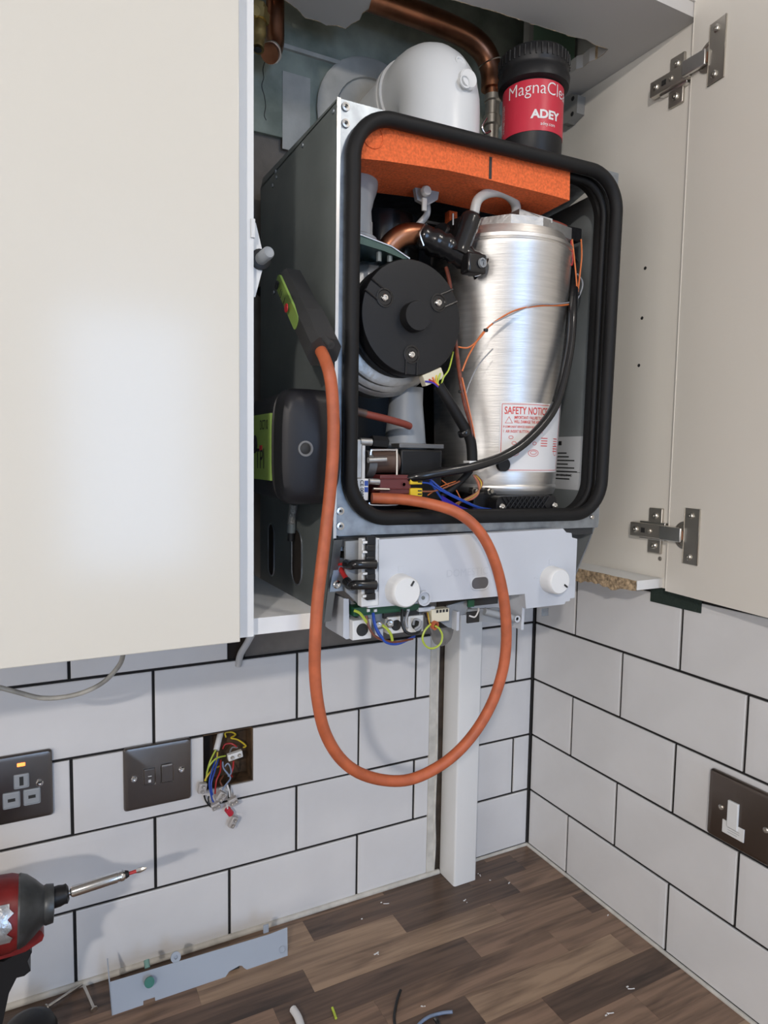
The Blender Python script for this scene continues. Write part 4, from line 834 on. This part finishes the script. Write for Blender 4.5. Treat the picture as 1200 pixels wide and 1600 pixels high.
box('red_tab', (-.5712, lb2-.040, zl0+.031), (-.5703, lb2-.033, zl0+.036), M_led, gl)
lathe('round_button', [(.010, 0), (.0095, .001), (0, .001)], (-.5703, lb2-.013, zc+.003), (-1, 0, 0), M_ink, gl, 20)
c = at(477.5, 701, Y=-.2932); lathe('jack', [(.0078, 0), (.0078, .0015), (.0060, .0015), (.0056, .0005), (0, .0005)], c+V((0, .0008, 0)), (0, -1, 0), M_midg, an, 28); lathe('jack_core', [(.0055, 0), (.005, .0004), (0, .0004)], c+V((0, .0002, 0)), (0, -1, 0), M_ink, an, 20)
# probe: tapered bar lying against the side, label face towards the left
pr0, pr1 = V((-.527, -.1885, .8965)), V((-.527, -.294, .803)); ax = (pr1-pr0).normalized(); up = ax.cross(EX).normalized()
if up.z < 0: up = -up
gp = thing('gas_probe', (-.53, -.26, .79), 'black pointed probe handle with lime label leaning on the boiler side above the analyser', 'gas probe')
bm = bmesh.new(); rr = []
L = (pr1-pr0).length
for t_, hw, up0, dn0 in ((0, .010, .0105, .0105), (.04, .0135, .0145, .0145), (.5, .0145, .0150, .0150), (.64, .0160, .0165, .0165), (1.0, .0160, .0155, .0170)):
    c = pr0+ax*L*t_; q = []
    for sx_, su in ((-1, -.5), (-1, .5), (-.6, 1), (.6, 1), (1, .5), (1, -.5), (.6, -1), (-.6, -1)): q.append(bm.verts.new(c+EX*sx_*hw+up*su*(up0 if su > 0 else dn0)))
    rr.append(q)
for A, B in zip(rr, rr[1:]):
    for k in range(8): bm.faces.new((A[k], A[(k+1) % 8], B[(k+1) % 8], B[k]))
bm.faces.new(rr[0][::-1]); bm.faces.new(rr[-1]); fin('handle', bm, mat('grey_black_case', (.035, .035, .036), .5), gp, .35, .0014)
c = pr0+ax*L*.30+EX*-.0155; pts = rrect([c-ax*L*.26-up*.0082, c+ax*L*.38-up*.0082, c+ax*L*.38+up*.0082, c-ax*L*.26+up*.0082], 5, .006)
gpl = poly('probe_label', [V((-.5424 if (p-c).dot(ax) < 0 else -.5436, p.y, p.z)) for p in pts], (.006, 0, 0), M_lime, gp)
lathe('red_button', [(.0048, 0), (.0045, .0008), (0, .0008)], pr0+ax*L*.46+EX*-.0195, (-1, 0, 0), M_led, gpl, 18)
for t_, w_ in ((.12, .0052), (.14, .0052), (.24, .001), (.27, .001), (.36, .0012)):
    p = pr0+ax*L*t_+EX*-.0185; tube('label_mark', [p-up*.004, p+up*.004], w_*.3, M_ink, gpl, n=1, seg=5)
e_ = pr1+ax*.002
tube('vent_stub', [at(508, 530, Y=-.318), at(518, 540, Y=-.328)], .0036, mat('grey_black_case', (.035, .035, .036), .5), gp, n=1, seg=14); lathe('stub_hole', [(.0016, 0), (.0014, .0003), (0, .0003)], at(517.5, 539, Y=-.3285), (.3, -1, -.5), M_ink, gp, 10)
hpx = [(500, 546, -.292), (507, 560, -.302), (515, 585, -.312), (519, 615, -.312), (521, 660, -.312), (520, 710, -.312), (516, 765, -.312), (510, 820, -.312), (503, 880, -.312), (496, 940, -.312), (492.5, 1000, -.312), (492, 1050, -.31), (497, 1100, -.31), (508, 1145, -.308), (530, 1183, -.307), (560, 1207, -.306), (600, 1219, -.306),
       (640, 1218, -.308), (680, 1201, -.310), (716, 1174, -.314), (747, 1137, -.317), (771, 1093, -.320), (786, 1045, -.322), (791, 1000, -.323), (789, 950, -.323), (780, 900, -.322), (764, 855, -.320), (742, 822, -.315), (712, 800, -.305), (675, 788, -.290), (635, 781, -.274), (600, 779, -.262), (581, 778.5, -.258)]
tag(tube('rubber_hose', [at(x, y, Y=yy) for x, y, yy in hpx], .0061, M_hose, None, n=5, seg=18), 'long orange rubber hose looping from the probe down to the gas valve', 'hose')

# ------------------------------------------------------------------ above the boiler
fx, fz = -.312, 1.187
fe = thing('flue_elbow', (fx, -.14, 1.06), 'white plastic flue elbow rising from the boiler top and turning to the wall', 'flue pipe')
path = [V((fx, -.150, 1.0635))]; R_ = .05
path += [V((fx, -.150, 1.10)), V((fx, -.150, 1.14))]
for k in range(1, 9): a = k/8*math.pi/2; path.append(V((fx, -.150+.045*(1-math.cos(a)), 1.14+.045*math.sin(a))))
path += [V((fx, -.085, 1.185))]
bm = bmesh.new(); rad = [.052, .052, .0515]+[.0515]*8+[.0505]; bm_tube(bm, path, rad, 40); fin('elbow', bm, M_flue, fe, .8)
lathe('collar', [(.050, 0), (.0535, .001), (.0535, .007), (.051, .009), (.0535, .011), (.0535, .017), (.050, .018)], (fx, -.085, 1.185), (0, 1, 0), M_white, fe, 48)
lathe('wall_pipe', [(.0485, 0), (.0485, .073)], (fx, -.068, 1.185), (0, 1, 0), M_flue, fe, 48)
for px, py in ((594, 152), (605, 146)): screw(at(px, py, X=fx-.040, Y=None), (-.9, -.2, -.2), .0035, fe, M_chrome)
c = at(725, 126, Y=-.197); ov = poly('port_boss', rrect([c+V((-.015, .004, -.012)), c+V((.013, .004, -.012)), c+V((.009, .012, .030)), c+V((-.013, .012, .030))], 6, .010), (0, .012, 0), M_flue, fe, .002)
lathe('test_cap', [(.0125, 0), (.0125, .007), (.0105, .009), (0, .009)], at(727, 128, Y=-.196), (.05, -1, .05), M_white, fe, 30)
lathe('test_cap_ring', [(.008, 0), (.008, .002), (.006, .002), (.006, 0)], at(726, 128, Y=-.2055), (.05, -1, .05), M_flue, fe, 24)
lathe('small_port', [(.0075, 0), (.0075, .003), (.0055, .003), (.005, .001), (0, .001)], at(718, 99, Y=-.188), (.05, -1, .3), M_flue, fe, 24)
# magnetic filter canister
my = -.165; mc = at(833, 150, Y=my); mr = .0475; mzt = at(833, 66, Y=my).z-.022
mf = thing('magnetic_filter', (mc.x, my, 1.03), 'black cylindrical magnetic filter with ribbed cap and red label above the boiler', 'filter')
zb_ = 1.063; mr = 46*dep(V((mc.x, my, 1.15)))/FPX; ztl = 1.190; zc0 = ztl+.0015
lathe('body', [(mr*.93, zb_), (mr*.96, zb_+.03), (mr, zb_+.032), (mr, zc0+.004), (mr*.97, zc0+.006)], (mc.x, my, 0), (0, 0, 1), M_black, mf, 48)
cap_ = lathe('cap', [(mr*1.02, zc0), (mr*1.17, zc0+.003), (mr*1.20, zc0+.014), (mr*1.14, zc0+.018), (mr*1.14, zc0+.023), (mr*1.17, zc0+.025), (mr*1.17, mzt-.004), (mr*1.10, mzt), (mr*.6, mzt+.002), (0, mzt+.002)], (mc.x, my, 0), (0, 0, 1), M_black, mf, 48)
bm = bmesh.new()
for k in range(40):
    a = 2*math.pi*k/40; p = V((mc.x+math.cos(a)*mr*1.17, my+math.sin(a)*mr*1.17, zc0+.026)); bm_tube(bm, [p, V((p.x, p.y, mzt-.004))], .0013, 6)
tag(fin('cap_ribs', bm, M_black, cap_), kind='stuff')
zbl = 1.126
def MY(a, z, off): return V((mc.x+math.sin(a)*(mr+off), my-math.cos(a)*(mr+off), z))
bm = bmesh.new(); A = []
for k in range(29):
    a = -2.35+k*3.4/28; A.append([bm.verts.new(MY(a, z, o2)) for z, o2 in ((zbl, .0006), (ztl, .0006), (ztl, 0), (zbl, 0))])
for a, b in zip(A, A[1:]):
    for q in range(4): bm.faces.new((a[q], b[q], b[(q+1) % 4], a[(q+1) % 4]))
rl = fin('label', bm, M_redl, mf, .6)
mfn = lambda a0, z0_, s: (lambda x, y: MY(a0+x*s/mr, z0_+y, .001))
text('label_text', 'MagnaClean', .0230, None, None, None, M_paper, rl, -.008, fn=mfn(-1.58, 1.1715, .90)); text('label_text', 'ADEY', .0145, None, None, None, M_paper, rl, .04, fn=mfn(-.72, 1.1415, 1.08))
text('label_text', 'adey.com', .0062, None, None, None, M_paper, rl, 0, fn=mfn(-.42, 1.1325, .9)); text('label_text', 'PROFESSIONAL\nFILTER SYSTEM', .0055, None, None, None, M_paper, rl, 0, fn=lambda x, y: MY(-1.92-y/mr, zbl+.008+x, .001))
# copper pipework
cpz = 1.300
cpp = thing('copper_pipe', (-.2, -.085, 1.2), 'thick copper pipe running along the ceiling void and bending down behind the flue', 'pipe')
yk = -.065; zk = at(655, 24, Y=yk).z
tube('pipe', [(-.60, yk, zk), (-.45, yk, zk), (-.36, yk, zk), at(655, 24, Y=yk), at(700, 42, Y=yk), at(735, 60, Y=yk), at(757, 82, Y=yk), at(768, 110, Y=yk), at(769, 140, Y=yk)], .0165, M_copper, cpp, seg=24)
tube('pipe', [at(769, 138, Y=yk), at(769, 160, Y=yk)], .0105, M_copper, cpp, n=1, seg=20)
lathe('solder_ring', [(.017, 0), (.0182, .001), (.017, .002)], at(765, 98, Y=yk), (.45, 0, -1), M_hlight, cpp, 24)
lathe('compression_fitting', [(.0125, 0), (.0125, .008), (.0105, .010), (.0105, .028), (.013, .030), (.013, .042), (.010, .044), (.010, .07)], at(770, 150, Y=yk)-EZ*.0, (0, 0, -1), M_nickel, cpp, 24)
tube('steel_loop', [at(760, 185, Y=-.13), at(753, 198, Y=-.13), at(758, 208, Y=-.13), at(766, 205, Y=-.13)], .002, M_chrome, cpp, seg=8)
lp = thing('copper_elbow', (-.51, -.03, 1.2), 'small copper pipe with end elbow hanging at the top left of the cabinet', 'pipe')
tube('pipe', [at(430, -10, Y=-.035), at(430, 30, Y=-.035), at(430, 62, Y=-.035), at(427, 77, Y=-.04), at(421, 84, Y=-.05)], .0118, M_copper, lp, seg=22); lathe('solder_ring', [(.0125, 0), (.0135, .001), (.0125, .003)], at(424, 82, Y=-.045), (-.3, -.7, -.6), M_hlight, lp, 22)
bv = thing('brass_valve', (-.52, -.06, 1.2), 'old brass drain cock beside the copper elbow at top left', 'valve')
tube('spout', [at(403, 30, Y=-.055), at(404, 55, Y=-.06), at(403, 77, Y=-.066)], [.0095]*7+[.0078]*5+[.0075], M_brass, bv, n=6, seg=20); lathe('spout_mouth', [(.0052, 0), (.005, .0004), (0, .0004)], at(402.5, 77.5, Y=-.0665)-EZ*.0005, (-.05, -.1, -1), M_ink, bv, 16)
lathe('valve_nut', [(.0145, 0), (.0145, .012), (.011, .014), (.011, .02)], at(402, 34, Y=-.055), (.1, 0, 1), M_brass, bv, 6); lathe('valve_screw', [(.006, 0), (.006, .004), (0, .004)], at(398, 19, Y=-.072), (0, -1, 0), M_brass, bv, 16)
# grey bracket at the right of the filter
gb = thing('cabinet_hanger', (-.03, -.06, 1.1), 'grey plastic cabinet hanging bracket on the right panel behind the filter', 'bracket')
p = at(903, 148, X=-.012); q = at(877, 200, X=-.012)
poly('cover', [at(x, y, X=-.024) for x, y in ((880, 146), (903, 148), (901, 176), (886, 192), (876, 194))], (.0155, 0, 0), mat('hanger_grey', (.30, .30, .29), .5), gb, .0015)
for px, py in ((895, 154), (894, 178)): lathe('hole', [(.0035, 0), (.0032, .0004), (0, .0004)], at(px, py, X=-.0243), (-1, 0, 0), M_ink, gb, 12)

# ------------------------------------------------------------------ trunking and loose cables
tk = thing('cable_trunking', (-.1665, -.023, 0), 'white vertical plastic trunking from the worktop up to the boiler', 'trunking')
bm = bmesh.new(); q = rrect([V((-.1885, -.046, .0005)), V((-.1447, -.046, .0005)), V((-.1447, .001, .0005)), V((-.1885, .001, .0005))], 4, .0035)
a = [bm.verts.new(v) for v in q]; b = [bm.verts.new(v+EZ*.452) for v in q]
for i in range(len(a)): bm.faces.new((a[i], a[(i+1) % len(a)], b[(i+1) % len(a)], b[i]))
bm.faces.new(a[::-1]); bm.faces.new(b); fin('cover', bm, M_white, tk, .5)
box('base_flange', (-.1447, -.012, .0005), (-.1425, -.004, .4525), M_white, tk)
tag(tube('cable', [at(193, 1020, Y=-.15), at(186, 1040, Y=-.14), at(160, 1067, Y=-.13), at(120, 1085, Y=-.12), at(70, 1091, Y=-.115), at(25, 1081, Y=-.11), at(-30, 1066, Y=-.11)], .0026, mat('grimy_white_cable', (.45, .43, .38), .5, var=.4, vscale=60), None, seg=10), 'grimy white cable drooping under the left cabinet', 'cable')
tag(tube('cable', [at(397, 985, Y=-.02), at(386, 1005, Y=-.012), at(376, 1022, Y=-.004), at(372, 1040, Y=.0015)], .0048, mat('pale_grey_cable', (.50, .51, .52), .45), None, seg=12), 'thick pale grey cable entering the dark hole under the cabinets', 'cable')

# ------------------------------------------------------------------ on the worktop
# grey plastic flap leaning on the sealant
fl = thing('plastic_flap', (-.60, -.05, 0), 'grey plastic boiler flap with a green knob leaning at the foot of the left wall', 'plastic cover')
ya = -.070; lean = V((0, .030, .058))
def FP(px, py):   # plane through the front lower edge, leaning back
    n_ = EX.cross(lean).normalized(); d0 = V((0, ya, .001)); a0 = at(px, py, Y=0); dirv = a0-CC; t = (d0-CC).dot(n_)/dirv.dot(n_); return CC+dirv*t
fo_ = [(175, 1588), (170, 1535), (300, 1496), (420, 1460), (449, 1449), (449.5, 1497), (391, 1518), (382, 1513), (378, 1509), (374, 1509), (358, 1518), (352, 1527), (345, 1533), (243, 1566), (242, 1558), (224, 1564), (224, 1574)]
nn = EX.cross(lean).normalized()
if nn.y > 0: nn = -nn
poly('panel', [FP(x, y) for x, y in fo_], -nn*.0018, M_flap, fl)
poly('end_wall', [FP(175, 1588), FP(170, 1535), FP(168, 1500)-nn*.012, FP(172, 1540)-nn*.020], (.0015, 0, 0), M_flap, fl)
g0 = FP(232, 1533); lathe('green_knob', [(.0035, 0), (.0035, .006), (.0062, .007), (.0062, .010), (0, .0105)], g0, nn, M_knob, fl, 20); tube('green_clip', [FP(229, 1500)-nn*.001, FP(230, 1512)+nn*.002], .0035, mat('pale_green_plastic', (.15, .28, .24), .4), fl, n=1, seg=8)
lathe('lug', [(.0065, 0), (.0065, .003), (.0025, .003), (.002, .0005), (0, .0005)], FP(275, 1496)-nn*.004, nn, M_flap, fl, 20); a_ = FP(417, 1458); box('lug', a_+V((-.004, .003, -.002)), a_+V((.004, .0055, .010)), M_flap, fl, .001)
lathe('boss', [(.0045, 0), (.0045, .0014), (.0036, .0014), (.0034, .0004), (0, .0004)], FP(441, 1484), nn, M_flap, fl, 18)
box('latch', FP(361, 1519)+V((0, .006, -.003)), FP(375, 1509)+V((0, .010, 0)), M_ink, fl)
# two long screws
def longscrew(p0, p1, hp_, lab):
    d = (p1-p0); t = thing('long_screw', mid(p0, p1), lab, 'screw', 'loose long screws'); t.location.z = 0; ORG[t.name] = t.location.copy()
    tube('shank', [p0, p1], .0019, M_screw, t, n=1, seg=8); lathe('head', [(.0019, 0), (.0042, .002), (.0042, .0035), (.0015, .0038), (0, .003)], hp_, (hp_-(p0 if hp_ == p1 else p1)), M_screw, t, 14)
s0 = at(128, 1538, Z=.0045); s1 = at(76, 1572, Z=.0045); longscrew(s0, s1, s1, 'long steel screw pointing left on the worktop beside the grey flap')
s0 = at(131, 1540, Z=.013); s1 = at(146, 1574, Z=.0045); longscrew(s0, s1, s1, 'long steel screw lying crosswise nearest the grey flap')
# offcuts
def offcut(name, pts, r, mt, lab, cat='offcut'): return tag(tube(name, [at(x, y, Z=r+dz) for x, y, dz in pts], r, mt, None, seg=10), lab, cat)
offcut('cable_offcut', [(458, 1577, 0), (466, 1590, .001), (472, 1610, 0), (476, 1630, 0)], .0048, WIRE['white'], 'short white cable offcut on the worktop at the bottom edge')
offcut('wire_offcut', [(519, 1574, .002), (522, 1582, 0), (525, 1591, 0)], .0016, WIRE['lime'], 'tiny yellow green wire offcut right of the white one')
offcut('wire_offcut', [(626, 1547, .004), (620, 1565, .001), (616, 1590, 0), (619, 1612, 0)], .0019, WIRE['black'], 'curved black wire offcut on the worktop')
offcut('wire_offcut', [(707, 1581, .003), (690, 1583, 0), (670, 1589, 0), (655, 1600, 0), (648, 1612, 0)], .0020, WIRE['bluegrey'], 'curved blue grey wire offcut on the worktop')
offcut('wire_offcut', [(679, 1590, .004), (684, 1598, .001), (688, 1612, 0)], .0028, WIRE['black'], 'short thick black wire offcut beside the blue grey one')
bm = bmesh.new()
for k in range(26):
    x, y = random.choice(((597, 1413), (588, 1491), (750, 1368), (764, 1373), (795, 1378), (728, 1408), (563, 1434), (981, 1544), (948, 1585), (594, 1585), (661, 1574), (950, 1430)))
    p = at(x+random.uniform(-3, 3), y+random.uniform(-3, 3), Z=.0004); s = random.uniform(.0005, .0016); bm_box(bm, p-V((s, s*.5, .0003)), p+V((s, s*.5, .0007)))
for (x, y) in ((981, 1545), (599, 1412), (948, 1583)):
    p = at(x, y, Z=.0005); bm_tube(bm, [p, p+V((.003, -.003, .001)), p+V((.008, -.004, .0005))], .0006, 5)
tag(fin('plaster_crumbs', bm, M_paper), 'scattered pale plaster crumbs on the worktop', 'debris', kind='stuff')
# impact driver
dr = thing('impact_driver', (-.83, -.17, 0), 'red and black cordless impact driver with a long bit at the lower left', 'power tool')
dy = -.17; A0 = at(98, 1398, Y=dy); B0 = at(229, 1356, Y=dy); da = (B0-A0).normalized()
AX = lambda s: A0+da*s
sc = dep(A0)/FPX
lathe('chuck_collar', [(.0085, -.012), (.0105, -.011), (.0105, -.004), (.0095, .0), (.0098, .003), (.0062, .005), (0, .005)], A0+da*.001, da, M_black, dr, 28)
lathe('bit_holder', [(.0028, .003), (.0028, .007), (.0048, .008), (.0056, .010), (.0056, .054), (.0050, .0545), (.0050, .0565), (.0056, .057), (.0056, .060), (.0042, .062), (0, .062)], A0, da, M_chrome, dr, 24)
lathe('bit_collar', [(.0040, .060), (.0043, .063), (.003, .066), (0, .066)], A0, da, M_black, dr, 16)
Lb = (B0-A0).length
lathe('screwdriver_bit', [(.0019, .06), (.0019, Lb-.012), (.0021, Lb-.011)], A0, da, mat('red_sleeve', (.42, .03, .03), .35), dr, 12); lathe('bit_tip', [(.0018, Lb-.012), (.0029, Lb-.008), (.0024, Lb-.004), (.0010, Lb), (0, Lb)], A0, da, M_hlight, dr, 6)
dx = (da+V((0, 0, -.12))).normalized(); o = A0-da*.006
lathe('nose', [(.0085, -.002), (.0185, -.003), (.0195, -.010), (.0185, -.012), (.0200, -.014), (.0260, -.020), (.0325, -.028), (.0350, -.034), (.034, -.037)], o+V((0, 0, -.006)), dx, mat('worn_grey_gearcase', (.075, .08, .082), .38, .35, var=.45, vscale=60), dr, 36)
lathe('motor_housing', [(.0335, -.033), (.0365, -.042), (.0375, -.070), (.0375, -.10), (.034, -.135), (.0, -.14)], o+V((0, 0, -.006)), dx, M_red, dr, 36)
c = o+V((0, 0, -.006))-dx*.049; bm = bmesh.new()
for k in range(7):
    for s in range(8):
        pass
n1 = (CC-c).normalized(); n1 = (n1-dx*n1.dot(dx)).normalized(); n2 = dx.cross(n1)
if n2.z < 0: n2 = -n2
rws = []
for i, s in enumerate((-.052, -.03, -.018, -.008, 0, .007)):
    r_ = []
    for k in range(9):
        a = -.75+k*.95/8; rad_ = .0383; wob = .003*math.sin(k*2.3) if i == 5 else 0
        r_.append(bm.verts.new(c+dx*(s+wob)+(n1*math.cos(a)+n2*math.sin(a))*rad_))
    rws.append(r_)
for A, B in zip(rws, rws[1:]):
    for k in range(8): bm.faces.new((A[k], A[k+1], B[k+1], B[k]))
fin('worn_badge', bm, mat('worn_silver_foil', (.55, .56, .57), .3, .8, bump=.5, bscale=150, var=.4, vscale=120), dr, .6)
q = lambda px, py, y=dy: at(px, py, Y=y)
poly('grip', [q(*p_) for p_ in ((-40, 1500), (5, 1503), (45, 1480), (50, 1488), (43, 1502), (48, 1517), (38, 1525), (26, 1528), (14, 1552), (6, 1590), (-2, 1625), (-14, 1680), (-80, 1680), (-70, 1560))], (0, .03, 0), M_black, dr, .004)
poly('lower_housing', [q(*p_, dy-.002) for p_ in ((-40, 1440), (40, 1440), (66, 1456), (69, 1462), (66, 1470), (40, 1487), (20, 1494), (-40, 1510))], (0, .034, 0), M_red, dr, .004)
poly('trigger_guard', [q(*p_, dy+.006) for p_ in ((21, 1488), (33, 1485), (34, 1522), (30, 1527), (24, 1525))], (0, .018, 0), M_red, dr, .002)
poly('grip_line', [q(*p_, dy-.0008) for p_ in ((5, 1545), (14, 1540), (6, 1575), (0, 1590))], (0, .001, 0), M_grey2, dr) if False else None
gbp = q(-50, 1680); box('battery', (gbp.x-.045, dy-.03, .0005), (gbp.x+.028, dy+.05, gbp.z+.004), M_black, dr, .006)
c = at(46, 1600, Z=.02); cpx = thing('tool_case_end', (c.x, c.y, 0), 'black rounded tool end on the worktop in the bottom left corner', 'tool')
bm = bmesh.new(); bm_lathe(bm, [(.026, 0), (.030, .003), (.030, .020), (.026, .029), (.016, .034), (0, .035)], (c.x, c.y-.012, .0005), (0, 0, 1), 36); fin('shell', bm, M_black, cpx, .8)
lathe('band', [(.0303, .010), (.0308, .011), (.0308, .016), (.0303, .017)], (c.x, c.y-.012, .0005), (0, 0, 1), M_midg, cpx, 36)
